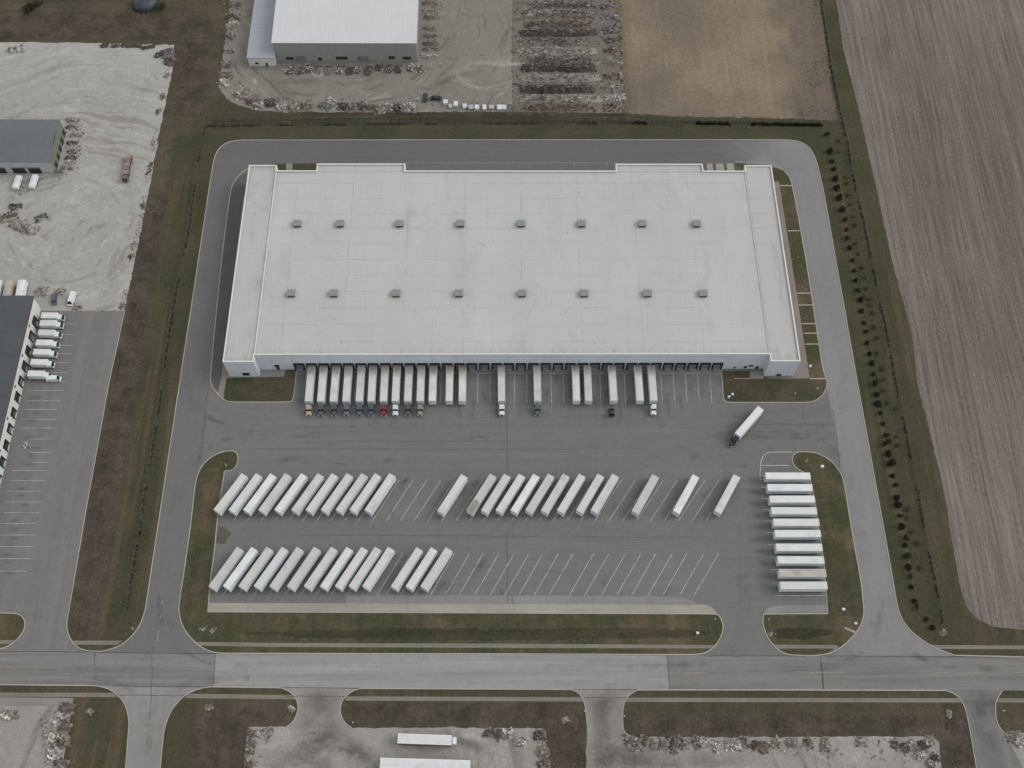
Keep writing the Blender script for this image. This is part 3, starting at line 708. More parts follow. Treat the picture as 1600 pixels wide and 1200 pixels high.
film("tracked_dirt", [(498, 1150, 9, 14, 0), (480, 1185, 16, 12, .3), (540, 1168, 16, 6, -.5), (565, 1180, 12, 5, -.3), (730, 1160, 14, 3, -.35), (945, 1150, 8, 18, 0), (960, 1185, 20, 7, .1), (1540, 1150, 5, 16, .1), (1535, 1100, 9, 7, 0), (500, 1095, 8, 6, 0), (945, 1100, 8, 8, 0), (1050, 1190, 30, 5, 0), (460, 128, 14, 2.5, .05), (700, 125, 14, 2.5, .5)], M['film_dirt'], .068)
ob = []
for k in range(34):
    if rnd.random() < .8: ob.append((471+k*19.06+rnd.uniform(-3, 3), rnd.uniform(592, 640), rnd.uniform(.8, 1.9), rnd.uniform(3, 7), rnd.uniform(-.1, .1)))
for k in range(26): ob.append((rnd.uniform(610, 1120), rnd.choice([rnd.uniform(755, 812), rnd.uniform(868, 930)]), rnd.uniform(.8, 2.2), rnd.uniform(2, 6), rnd.uniform(-.7, -.4)))
for k in range(8): ob.append((rnd.uniform(340, 1180), rnd.uniform(640, 735), rnd.uniform(2, 12), rnd.uniform(.6, 2), rnd.uniform(-.2, .2)))
for k in range(22):
    y = 620+k*13; x = 62-(y-620)*.17; ob.append((x+rnd.uniform(-8, 8), y+rnd.uniform(-3, 3), rnd.uniform(2, 4), rnd.uniform(.8, 1.6), 0))
for k in range(10): ob.append((1175+k*2.4, 750+k*18.5, rnd.uniform(2, 5), rnd.uniform(1, 2), 0))
film("oil_stains", ob, M['film_oil'], .0765)

# painted lines
pl = MB(); pf = MB()
def stripe(mb, a, b, w=.16, z=.085): ribbon_mb(mb, [G2(*a), G2(*b)], w, z, z)
for k in range(35):
    xb = 365+k*21.72
    stripe(pl, (xb+41.5, 750), (xb, 813.6))
    if rnd.random() < .5: stripe(pf, (xb, 813.6), (xb-6, 822))
for b in [349, 373, 397, 421.5, 446, 470.5, 494, 518, 543, 566, 589, 604, 626, 649, 673, 696, 717.5, 742, 766, 789, 811, 835, 858, 890, 914, 940, 964, 987, 1013, 1036, 1062, 1085]:
    stripe(pl, (b+37.5+(3 if b < 600 else 0), 865), (b, 929.5)); stripe(pf, (b-.5, 930), (b-9, 942.5), .14, .09)
for i, y in enumerate([749, 761.5, 779, 796.5, 813.5, 832, 851, 871, 890, 910, 931]):
    x = 1186.5+i*2.4; stripe(pl, (x, y), (x+86, y-.5))
for i in range(34):                                    # dock bay lines
    x = 479.8+i*19.06
    stripe(pl, (x, 585), (x+(x-800)*.011, 629), .15); 
    if rnd.random() < .55: stripe(pf, (x+(x-800)*.011, 629), (x+(x-800)*.019, 652), .11)
for i in range(34, 35): stripe(pl, (479.8+34*19.06, 585), (479.8+34*19.06+3.6, 629), .11)
for p in ([(1238, 706.5), (1201, 706.5), (1193, 711), (1188.5, 722), (1187.5, 745)], [(1190, 727.5), (1233, 727.2)]):
    ribbon_mb(pl, chaikin(GL(p), 2, False), .22, .086, .086)
for y, x0, x1 in ((506, 90, 120), (522.5, 88, 118), (540, 84, 112), (553, 81, 112), (566.5, 77, 109), (582, 73, 105), (597, 88, 101), (610, 43, 99), (625.7, 40, 94), (640, 37, 89), (655.5, 33, 88), (669, 31, 86), (686, 45, 83), (697, 27, 60), (707, 47, 79), (722.5, 50, 75), (735, 19, 72), (751, 16, 71), (767.5, 10, 66), (784.5, 7, 64), (801, 5, 61), (818, -8, 56), (836, -10, 56), (854, -12, 51), (873, -14, 47), (892.5, -16, 42)):
    stripe(pl, (x0, y), (x1, y), .12, .07)
stripe(pf, (633, 254.6), (962, 254.2), .15, .06)
for x in (637, 660, 700, 792, 811, 827, 897, 915, 948): stripe(pf, (x, 254.5), (x, 262), .12, .062)
tag(pl.build("painted_lines", M['paint']), kind='structure'); tag(pf.build("faded_lines", M['paint_faint']), kind='structure')
py_ = MB()
for x0, x1, y in ((-30, 98, 1042.5), (1046, 1106, 1050.6), (1264, 1322, 1050.6), (1462, 1480, 1050.8), (1508, 1540, 1050.8), (1580, 1640, 1051)): stripe(py_, (x0, y), (x1, y+.2), .18, .088)
for y0, y1, x in ((915, 926, 1372), (952, 970, 1378.5), (974, 990, 1379)): stripe(py_, (x, y0), (x+1.5, y1), .3, .088)
for y0, y1, x in ((940, 945, 254.5), (962, 966, 251.5), (985, 1002, 247.5), (1135, 1146, 228.5), (1152, 1160, 227.5)): stripe(py_, (x, y0), (x-1.5, y1), .3, .088)
tag(py_.build("centre_line", M['paint_yellow']), kind='structure')
# ------------------------------------------------------------------ building materials
def mat_membrane(name, rgb, dirt, amt):
    n = N(name, .85, 0, .25)
    P = n.pos(); xyz = n.sep(P)
    c = n.vary(rgb, n.noise(P, .025, 5, .6), .06)
    c = n.vary(c, n.noise(n.pos((.10, .012, 1)), 1, 4, .6), .035)
    c = n.vary(c, n.noise(P, .5, 5, .75), .03)
    c = n.vary(c, n.noise(P, 2.2, 3, .8), .03)
    def lines(axis, period, off, w, amt2, nscale):
        nonlocal c
        q = n.math('MULTIPLY_ADD', n.noise(P, .05, 2), .5, xyz[axis])
        fr = n.math('ABSOLUTE', n.math('SUBTRACT', n.math('FRACT', n.math('DIVIDE', n.math('ADD', q, off), period)), .5))
        m = n.math('MULTIPLY', n.rng(fr, 0, w/period, 1, 0), n.rng(n.noise(n.map(P, (1, 1, 1), 0, (period*7, 0, 0)), nscale, 4, .7), .42, .62))
        c = n.mix(n.math('MULTIPLY', m, amt2), c, (rgb[0]*.62, rgb[1]*.62, rgb[2]*.64, 1))
    lines(1, 7.3, 1.2, .28, .55, .05); lines(0, 22.4, 2.3, .25, .7, .12); lines(0, 11.2, 8.1, .22, .35, .08)
    lines(0, 1.9, .4, .22, .16, .09); lines(1, 1.85, .4, .22, .16, .09)
    s = n.math('MULTIPLY', n.rng(n.noise(n.map(P, (1, .55, 1), 0, (12, 44, 0)), .07, 6, .7, .6), .53, .70), amt)
    c = n.mix(s, c, dirt)
    s = n.math('MULTIPLY', n.rng(n.noise(n.map(P, (1.0, .12, 1), 0, (2, 4, 0)), .28, 5, .7, .3), .57, .70), amt*.7)
    c = n.mix(s, c, dirt)
    # standing-water stains along the low front edge
    e = n.math('MULTIPLY', n.rng(xyz[1], 190.5, 186.5), n.rng(n.noise(n.pos((.6, .3, 1)), .8, 4), .45, .68))
    c = n.mix(n.math('MULTIPLY', e, .35), c, C(140, 126, 108))
    sp = n.math('MULTIPLY', n.rng(n.noise(P, .55, 2, .4), .73, .78), .4)
    c = n.mix(sp, c, C(110, 108, 104))
    return n.done(c)
def mat_panel(name, rgb, step=4.61, off=0.0):
    n = N(name, .8, 0, .25)
    P = n.pos(); xyz = n.sep(P)
    c = n.vary(rgb, n.noise(P, .09, 4), .07)
    c = n.vary(c, n.noise(n.pos((1.2, 1.2, .05)), 1, 4, .6), .07)
    c = n.vary(c, n.noise(P, 1.5, 4), .05)
    fr = n.math('ABSOLUTE', n.math('SUBTRACT', n.math('FRACT', n.math('DIVIDE', n.math('ADD', xyz[0], off), step)), .5))
    c = n.mix(n.math('MULTIPLY', n.rng(fr, 0, .07/step, 1, 0), .5), c, (rgb[0]*.5, rgb[1]*.5, rgb[2]*.5, 1))
    d = n.math('MULTIPLY', n.rng(n.math('MULTIPLY_ADD', n.noise(P, .5, 4), 2.2, xyz[2]), 2.2, 1.0), .35)
    c = n.mix(d, c, C(120, 112, 100))
    return n.done(c)
def mat_ribbed(name, rgb, axis=0, pitch=.9, var=.10, rough=.6):
    n = N(name, rough, .0, .3)
    P = n.pos(); x = n.sep(P)[axis]
    fr = n.math('FRACT', n.math('DIVIDE', x, pitch))
    c = n.vary(rgb, n.noise(P, .06, 5, .6), var)
    c = n.vary(c, n.noise(n.pos((.08, 1.0, 1) if axis == 1 else (1.0, .08, 1)), 1, 4, .6), var*.7)
    c = n.mix(n.math('MULTIPLY', n.rng(n.math('ABSOLUTE', n.math('SUBTRACT', fr, .5)), .0, .1, 1, 0), .3), c, (rgb[0]*.6, rgb[1]*.6, rgb[2]*.6, 1))
    c = n.mix(n.math('MULTIPLY', n.rng(n.noise(P, .3, 5, .75), .6, .75), .3), c, (rgb[0]*.65, rgb[1]*.62, rgb[2]*.58, 1))
    n.bump(fr, .25, .06)
    return n.done(c)
M['roof'] = mat_membrane("roof_membrane", C(183, 183, 182), C(158, 156, 151), .36)
M['roof_w'] = mat_membrane("weathered_roof_membrane", C(179, 179, 177), C(146, 144, 139), .5)
M['panel'] = mat_panel("precast_wall_panel", C(205, 212, 219))
M['coping'] = plain("white_coping", C(214, 213, 208), .5, 0, .06, .4)
M['black_rub'] = plain("black_dock_rubber", C(38, 40, 42), .85, 0, .2, 2)
M['door_grey'] = plain("grey_dock_door", C(120, 122, 124), .6, 0, .12, 2)
M['steel'] = plain("galvanised_steel", C(140, 143, 144), .5, .3, .15, 1.5)
M['glass'] = plain("dark_window_glass", C(34, 38, 44), .15, 0, .1, 2, .6)
M['vent_lid'] = plain("grey_vent_lid", C(136, 141, 141), .6, .1, .10, 1.2)
M['vent_side'] = plain("grey_vent_housing", C(118, 123, 124), .65, .1, .12, 1.2)
M['curb'] = plain("dark_vent_curb", C(74, 78, 80), .8, 0, .1, 2)
M['slate'] = mat_ribbed("slate_ribbed_roof", C(102, 107, 112), 0, 1.0, .12)
M['dark_roof'] = mat_ribbed("dark_shingle_roof", C(82, 85, 88), 1, 1.1, .12, .8)
M['white_metal'] = mat_ribbed("white_metal_roof", C(200, 202, 204), 0, 1.6, .05)
M['annex_metal'] = mat_ribbed("blue_grey_annex_roof", C(160, 165, 172), 1, 2.2, .08)
M['wall_grey'] = mat_panel("grey_metal_wall", C(150, 152, 148), 2.2)
M['wall_white'] = mat_panel("white_block_wall", C(205, 207, 203), 3.0)
M['wall_l1'] = mat_panel("blue_grey_metal_wall", C(178, 184, 186), 2.4)
M['wall_green'] = plain("olive_grey_wall", C(116, 119, 107), .8, 0, .15, .3)
M['door_dark'] = plain("brown_black_doorway", C(58, 52, 48), .8, 0, .25, 1)
M['door_teal'] = plain("teal_dock_door", C(62, 84, 80), .7, 0, .15, 1)

def GW(px, py, y0):                            # where a sight line meets the wall plane y = y0
    v = (px-800)*R_ - (py-600)*U_ + FPX*D_
    t = y0/v.y
    return v.x*t, CAMH+v.z*t

# ------------------------------------------------------------------ the big warehouse
H = 11.8
FX0, FX1, EX1, EX0 = -101.4, -90.2, 99.8, 110.8
FY, FW, BM, BW, BB = 186.2, 183.2, 271.0, 273.7, 274.5
foot = [(FX0, FW), (FX1, FW), (FX1, FY), (EX1, FY), (EX1, FW), (EX0, FW), (EX0, BW), (EX1, BW), (EX1, BM), (82.8, BM), (82.8, BB), (47.3, BB), (47.3, BM), (-38.2, BM), (-38.2, BB), (-74.0, BB), (-74.0, BM), (FX1, BM), (FX1, BW), (FX0, BW)]
wh = tag(empty("warehouse", (0, FY, 0)), "vast flat white-roofed warehouse with a long row of dock doors facing the yard", "warehouse")
L0 = lambda p: [(x, y-FY) for x, y in p]
ribbon_mb(m := MB(), offset_line(L0(foot), .17, True), .34, 0, H, True); m.build("wall", M['panel'], wh)
inner = offset_line(L0(foot), .34, True)
def inner_poly(p): return offset_line(L0(p), .34, True)
MB().prism(inner, H-.6, H-.6).build("roof", M['roof'], wh)
for nm, p in (("west", [(FX0, FW), (FX1, FW), (FX1, BW), (FX0, BW)]), ("east", [(EX1, FW), (EX0, FW), (EX0, BW), (EX1, BW)])):
    q = offset_line(L0(p), .345, True)
    MB().prism(q, H-.6, H-.45).build("wing_roof", M['roof_w'], wh)
ribbon_mb(m := MB(), offset_line(L0(foot), .2, True), .52, H, H+.1, True)
ribbon_mb(m, L0([(FX1, FY+.5), (FX1, BM-.5)]), .35, H-.45, H-.02)
ribbon_mb(m, L0([(EX1, FY+.5), (EX1, BM-.5)]), .22, H-.45, H-.3)
m.build("coping", M['coping'], wh)
for (a, b) in (((-73.3, BM), (-38.5, BM)), ((47.5, BM), (82.1, BM))):
    ribbon_mb(m := MB(), L0([a, b]), .3, H-.6, H-.5); m.build("roof_seam", M['roof_w'], wh)
# openings on the front
for (x0, y0, x1, y1, yy, nm) in ((380.2, 582.5, 388.5, 586.5, FW, 'window'), (429.5, 570, 435.5, 573, FY, 'window'), (1212.5, 584.3, 1221, 587.4, FW, 'window'), (1170, 570.5, 1177, 572.5, FY, 'window'), (1162, 572, 1167, 575, FY, 'window'), (1146, 573.5, 1150, 575, FY, 'window')):
    (xa, za), (xb, zb) = GW(x0, y1, yy), GW(x1, y0, yy)
    w = MB().box(xa, xb, yy-FY-.06, yy-FY+.1, za, zb).build(nm, M['glass'], wh)
    fr = MB()
    for bx in ((xa-.12, xa, za-.12, zb+.12), (xb, xb+.12, za-.12, zb+.12), (xa, xb, zb, zb+.12), (xa, xb, za-.12, za)):
        fr.box(bx[0], bx[1], yy-FY-.1, yy-FY+.05, bx[2], bx[3])
    fr.build("frame", M['steel'], w)
(xa, za) = GW(435, 577, FY); MB().box(xa-.6, xa+.6, -.05, .1, .13, 2.3).build("door", M['door_dark'], wh)
(xa, za) = GW(1180, 580, FY); MB().box(xa-.6, xa+.6, -.05, .1, .13, 2.3).build("door", M['door_dark'], wh)
for yy in (188.5, 205, 222, 240): MB().box(EX0-.05, EX0+.07, yy-FY-.5, yy-FY+.5, .1, 2.3).build("door", M['steel'], wh)
# dock doors
def make_dock():
    m = MB()
    for sx in (-1, 1): m.box(sx*1.7-.22, sx*1.7+.22, -.62, .12, .95, 5.1)
    m.box(-1.92, 1.92, -.55, .12, 4.5, 5.2)
    d = m.build("dock_door", M['black_rub'], wh)
    p = MB()
    for k in range(8): p.box(-1.48, 1.48, -.03-.02*(k % 2), .14, 1.25+k*.41, 1.25+k*.41+.41)
    p.build("door_panel", M['door_grey'], d)
    l = MB().box(-1.15, 1.15, -1.25, -.05, 1.12, 1.24).box(-1.4, 1.4, -.3, .12, 0.2, 1.10)
    l.build("dock_leveller", M['steel'], d)
    b = MB().box(-1.35, 1.35, -.5, -.3, .75, 1.0)
    b.build("bumper", M['black_rub'], d)
    return d
dock0 = make_dock()
BAYX = [-75.1+k*(81.9+75.1)/34 for k in range(35)]
for k, x in enumerate(BAYX):
    d = dock0 if k == 0 else copy_tree(dock0, wh)
    d.location = (x, 0, 0)

# roof vents: separate boxes standing on the membrane
def make_vent():
    r = empty("rooftop_vent", (0, 0, 0))
    MB().box(-1.35, 1.35, -1.3, 1.3, 0, .55).build("curb", M['curb'], r)
    m = MB().box(-1.2, 1.2, -1.15, 1.15, .55, 1.25)
    for k in range(4): m.box(-1.26, 1.26, -1.21, 1.21, .62+k*.16, .68+k*.16)
    m.build("louvre_housing", M['vent_side'], r)
    m = MB().hexa([(-1.62, -1.5, 1.25), (1.62, -1.5, 1.25), (1.62, 1.5, 1.25), (-1.62, 1.5, 1.25)], [(-1.5, -1.38, 1.45), (1.5, -1.38, 1.45), (1.5, 1.38, 1.45), (-1.5, 1.38, 1.45)])
    m.box(-.06, .06, -1.38, 1.38, 1.45, 1.49); m.build("lid", M['vent_lid'], r)
    MB().cyl((.1, 1.3, .2), (.1, 2.2, .2), .09, n=6).build("conduit", M['curb'], r)
    return r
v0 = make_vent()
vr = [[464.5, 531.5, 624.5, 719.5, 814.5, 909, 1004, 1089], [455, 521.5, 619, 717, 816, 913, 1012, 1099]]
for ri, (row, yy) in enumerate(zip(vr, (348.5, 457.5))):
    for k, px in enumerate(row):
        p = G(px, yy, H-.6+1.2)
        o = v0 if (ri == 0 and k == 0) else copy_tree(v0)
        o.location = (p.x, p.y, H-.6)
        side = f"{ORD[k]} from the left" if k < 4 else f"{ORD[7-k]} from the right"
        if k == 0: side = "the leftmost"
        if k == 7: side = "the rightmost"
        tag(o, f"square grey vent box on the warehouse roof, {side} in the {'back' if ri == 0 else 'front'} row", "roof vent", "vent boxes on the warehouse roof")

# ------------------------------------------------------------------ other buildings
def shed(name, label, x0, x1, y0, y1, h, roof, wall, ridge=None, over=.4, cat="building"):
    b = tag(empty(name, ((x0+x1)/2, y0, 0)), label, cat); cx = (x0+x1)/2
    X0, X1, Y1 = x0-cx, x1-cx, y1-y0
    rise = 1.4
    m = MB().box(X0, X1, 0, Y1, 0, h)
    m.build("wall", M[wall], b)
    m = MB(); o = over
    if ridge is None:
        m.hexa([(X0-o, -o, h+.02), (X1+o, -o, h+.02), (X1+o, Y1+o, h+.6), (X0-o, Y1+o, h+.6)], [(X0-o, -o, h+.25), (X1+o, -o, h+.25), (X1+o, Y1+o, h+.85), (X0-o, Y1+o, h+.85)])
    elif ridge == 'x':
        ym = Y1*.5
        for (ya, yb, za, zb) in ((-o, ym, 0, rise), (ym, Y1+o, rise, 0)):
            m.hexa([(X0-o, ya, h+.02+za), (X1+o, ya, h+.02+za), (X1+o, yb, h+.02+zb), (X0-o, yb, h+.02+zb)], [(X0-o, ya, h+.2+za), (X1+o, ya, h+.2+za), (X1+o, yb, h+.2+zb), (X0-o, yb, h+.2+zb)])
        g = MB()
        for xe in (X0+.05, X1-.05): g.add([(xe, 0, h), (xe, Y1, h), (xe, ym, h+rise)], [(0, 1, 2), (0, 2, 1)])
        g.build("gable", M[wall], b)
    m.build("roof", M[roof], b)
    return b
# grey office block in the west gravel yard
b1 = shed("workshop_building", "blue-grey ribbed-roof workshop with roller doors standing in the pale gravel yard", -250, -184.6, 278.9, 300.8, 7.4, 'slate', 'wall_l1', 'x', .35)
cx1 = (-250-184.6)/2
for (xa, xb, ya, yb) in ((170, 262, 655, 738), (352, 438, 655, 738), (-10, 55, 680, 740)):
    pa_, pb_ = GW(xa/7.27, 170+yb/7.27, 278.9), GW(xb/7.27, 170+ya/7.27, 278.9)
    d = MB().box(pa_[0]-cx1, pb_[0]-cx1, -.12, .05, .05, 3.6).build("roller_door", M['door_dark'], b1)
    MB().box(pa_[0]-cx1-.2, pb_[0]-cx1+.2, -.35, .02, 3.6, 3.85).build("canopy", M['steel'], d)
MB().box(54.6-22.3, 58.2-22.3, -.06, .05, .05, 2.2).build("door", M['steel'], b1)
m = MB()
for k in range(5): m.box(-184.6-cx1-.02, -184.6-cx1+.14, 2+k*4.2, 4.4+k*4.2, .1, 3.2)
m.build("side_door", M['door_dark'], b1)
MB().box(-184.6-cx1-.02, -184.6-cx1+.06, .1, 21.8, .05, 7.35).build("side_cladding", M['wall_green'], b1)
# dark roofed depot
b2 = shed("depot_building", "dark-roofed depot with a long white wall of loading doors at the left edge", -265, -177.9, 86, 213.2, 8.2, 'dark_roof', 'wall_white', None, .35)
cx2 = (-265-177.9)/2
for k in range(19):
    y = 3.5+k*6.45; xw = -177.9-cx2
    f = MB().box(xw-.05, xw+.5, y-1.7, y+1.7, 3.9, 4.7).box(xw-.05, xw+.45, y-1.7, y-1.35, 1.0, 3.9).box(xw-.05, xw+.45, y+1.35, y+1.7, 1.0, 3.9).build("dock_door", M['black_rub'], b2)
    MB().box(xw-.05, xw+.08, y-1.35, y+1.35, 1.1, 3.9).build("door_panel", M['door_teal' if k % 3 == 0 else 'door_dark' if k % 3 == 1 else 'door_grey'], f)
    if k % 2: MB().box(xw-.05, xw+.06, y+2.3, y+3.4, 5.6, 6.4).build("window", M['glass'], b2)
MB().box(-177.9-cx2-.1, -177.9-cx2+.42, -.2, 127.6, 8.1, 8.5).build("fascia", plain("dark_red_fascia", C(120, 84, 84), .7, 0, .15, .5), b2)
# white roofed shed at the top and its lean-to
b3 = shed("industrial_shed", "large white metal-roofed shed with a plain grey front wall, beyond the rear drive", -98.7, -36.3, 341.2, 395, 11.2, 'white_metal', 'wall_grey', 'x', .4)
for (xa, xb, yy) in ((447, 459, 91), (525, 543, 90.5), (560, 568, 91), (607, 617, 90), (629, 642, 90.5), (497, 503, 92)):
    p, q = GW(xa, yy, 341.2), GW(xb, yy, 341.2)
    MB().box(p[0]+67.5, q[0]+67.5, -.08, .05, max(.3, p[1]-.9), max(.3, p[1]-.9)+1.7).build("window", M['door_dark'], b3)
for xd in (5.5, -22.5): MB().box(xd, xd+4, -.1, .05, .05, 3.3).build("roller_door", M['door_grey'], b3)
b4 = shed("lean_to_annex", "low blue-grey roofed annex on the left side of the white-roofed shed", -110.5, -98.9, 338.2, 396, 5.2, 'annex_metal', 'wall_white', None, .3)
MB().box(1.5, 2.4, -.08, .05, .05, 2.2).build("door", M['door_dark'], b4); MB().box(-3, -1.6, -.08, .05, 1.3, 2.4).build("window", M['glass'], b4)

# ------------------------------------------------------------------ vehicles
def mat_roofpaint(name, rgb, dirt, dock=False, amt=.5):
    n = N(name, .6, 0, .3)
    T = n.objc(); x = n.sep(T)
    r = n.rand()
    sh = n.map(T, (1, 1, 1)); add = n.new("ShaderNodeVectorMath"); add.operation = 'ADD'
    cb = n.new("ShaderNodeCombineXYZ"); n.put(cb.inputs[0], n.math('MULTIPLY', r, 97)); n.put(cb.inputs[1], n.math('MULTIPLY', r, 53))
    n.put(add.inputs[0], sh); n.put(add.inputs[1], cb.outputs[0]); V = add.outputs[0]
    c = n.mul(rgb, n.math('MULTIPLY_ADD', r, .20, .87))
    c = n.vary(c, n.noise(V, .35, 5, .65), .08)
    c = n.mix(n.math('MULTIPLY', n.rng(n.noise(V, .22, 5, .7), .46, .70), amt), c, dirt)
    c = n.mix(n.math('MULTIPLY', n.rng(n.noise(V, 1.1, 4, .75), .58, .74), amt), c, C(140, 122, 108))
    fr = n.math('ABSOLUTE', n.math('SUBTRACT', n.math('FRACT', n.math('DIVIDE', x[0], 1.22)), .5))
    c = n.mix(n.math('MULTIPLY', n.rng(fr, 0, .05, 1, 0), .18), c, (rgb[0]*.6, rgb[1]*.6, rgb[2]*.6, 1))
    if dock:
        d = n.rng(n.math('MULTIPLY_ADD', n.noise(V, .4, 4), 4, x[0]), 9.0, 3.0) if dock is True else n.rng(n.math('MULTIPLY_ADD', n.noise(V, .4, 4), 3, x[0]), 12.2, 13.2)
        c = n.mix(n.math('MULTIPLY', d, n.math('MULTIPLY_ADD', r, .3, .6)), c, C(104, 95, 86))  # docked roofs: brown dirt plus dock overhang shade painted in; nose: dirt only
    return n.done(c)
M['t_roof'] = mat_roofpaint("trailer_roof_skin", C(204, 203, 201), C(172, 168, 162))
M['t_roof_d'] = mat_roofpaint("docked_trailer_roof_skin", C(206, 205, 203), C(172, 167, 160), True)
M['t_roof_w'] = mat_roofpaint("clean_trailer_roof_skin", C(214, 215, 216), C(186, 183, 180), False, .4)
M['t_roof_b'] = mat_roofpaint("dusty_trailer_roof_skin", C(176, 168, 163), C(140, 132, 128), False, .7)
M['t_side'] = plain("white_trailer_side", C(220, 228, 230), .45, 0, .08, .5)
M['t_end'] = plain("white_trailer_end", C(206, 214, 214), .5, 0, .10, .7)
M['t_door'] = plain("trailer_rear_door", C(196, 200, 200), .5, 0, .12, .8)
M['t_rail'] = plain("aluminium_rail", C(196, 198, 198), .4, .4, .08, 1)
M['tyre'] = plain("tyre_rubber", C(34, 34, 35), .9, 0, .15, 3)
M['rim'] = plain("steel_rim", C(150, 152, 154), .4, .5, .1, 3)
M['chassis'] = plain("black_chassis", C(44, 45, 47), .75, .1, .15, 2)
M['red_skirt'] = plain("dark_red_skirt", C(132, 58, 70), .6, 0, .12, .6)
M['chrome'] = plain("polished_metal", C(190, 194, 198), .25, .7, .05, 2)
M['lamp_glass'] = plain("headlamp_glass", C(205, 208, 208), .2, 0, .05, 3, .6)
for nm, c in (('tan', (176, 160, 146)), ('grey_brown', (92, 86, 86)), ('dark_grey', (74, 84, 88)), ('mid_grey', (104, 106, 112)), ('slate_green', (84, 98, 98)), ('slate_blue', (78, 88, 98)), ('red', (124, 50, 60)), ('white', (218, 224, 226)), ('purple_grey', (86, 84, 92)), ('beige', (142, 138, 130)), ('black', (46, 52, 56)), ('rust', (104, 94, 90))):
    M['c_'+nm] = plain(f"{nm}_cab_paint", C(*c), .35, .1, .07, 1.5, .5)

def wheel(parent, x, y, r=.5, w=.35):
    t = MB().cyl((x, y-w/2, r), (x, y+w/2, r), r, n=14).build("wheel", M['tyre'], parent)
    s = 1 if y > 0 else -1
    MB().cyl((x, y+s*(w/2-.03), r), (x, y+s*(w/2+.03), r), r*.55, n=10).build("rim", M['rim'], t)
def make_trailer(L=16.0, roof='t_roof', Wd=2.6, top=4.1, name="semi_trailer", side='t_side', end='t_end'):
    t = empty(name, (0, 0, 0)); h = Wd/2
    m = MB().box(0.06, L, -h, h, 1.15, top-.06)
    for k in range(int(L/1.22)):                                   # side posts
        x = .6+k*1.22
        if x < L-.2:
            for s in (-1, 1): m.box(x-.03, x+.03, s*h-.012, s*h+.012, 1.25, top-.2)
    m.build("body", M[side], t)
    m = MB()
    nb = int(L/1.22)
    for k in range(nb):                                            # roof skin sags a little between its bows
        xa, xb = .12+(L-.24)*k/nb, .12+(L-.24)*(k+1)/nb; xm = (xa+xb)/2
        for (p, q, zp, zq) in ((xa, xm, top, top-.03), (xm, xb, top-.03, top)):
            m.add([(p, -h+.1, zp), (q, -h+.1, zq), (q, 0, zq+.03), (p, 0, zp+.03), (q, h-.1, zq), (p, h-.1, zp)], [(0, 1, 2, 3), (3, 2, 4, 5)])
    m.build("roof", M[roof], t)
    m = MB()
    for s in (-1, 1): m.box(0, L+.03, s*h-.07, s*h+.03, top-.16, top+.015); m.box(0, L+.03, s*h-.05, s*h+.03, 1.05, 1.22)
    m.box(L-.09, L+.04, -h+.07, h-.07, top-.16, top+.012); m.box(-.02, .1, -h+.07, h-.07, top-.2, top+.012)
    m.build("rail", M['t_rail'], t)
    MB().box(L, L+.035, -h+.06, h-.06, 1.22, top-.18).box(L+.035, L+.06, -.06, .06, 1.4, top-.4).build("front_wall", M[end], t)
    for s in (-1, 1):
        d = MB().box(0.0, .06, min(s*.02, s*(h-.06)), max(s*.02, s*(h-.06)), 1.2, top-.2).build("rear_door", M['t_door'], t)
        MB().cyl((-.04, s*.35, 1.2), (-.04, s*.35, top-.25), .03, n=6).cyl((-.04, s*.85, 1.2), (-.04, s*.85, top-.25), .03, n=6).build("lock_rod", M['t_rail'], d)
    MB().box(.2, 5.0, -.55, .55, .75, 1.05).box(5, L-.3, -.15, .15, .95, 1.12).box(.02, .14, -1.15, 1.15, .45, .6).box(.05, .12, -.6, -.5, .6, 1.1).box(.05, .12, .5, .6, .6, 1.1).build("underframe", M['chassis'], t)
    m = MB()
    for s in (-1, 1): m.box(L-3.1, L-2.95, s*.85-.08, s*.85+.08, .06, 1.1); m.box(L-3.3, L-2.75, s*.85-.2, s*.85+.2, 0, .06)
    m.box(L-3.07, L-2.98, -.8, .8, .6, .7); m.build("landing_gear", M['chassis'], t)
    for x in (1.3, 2.6):
        for s in (-1, 1): wheel(t, x, s*.98, .5, .58)
    return t

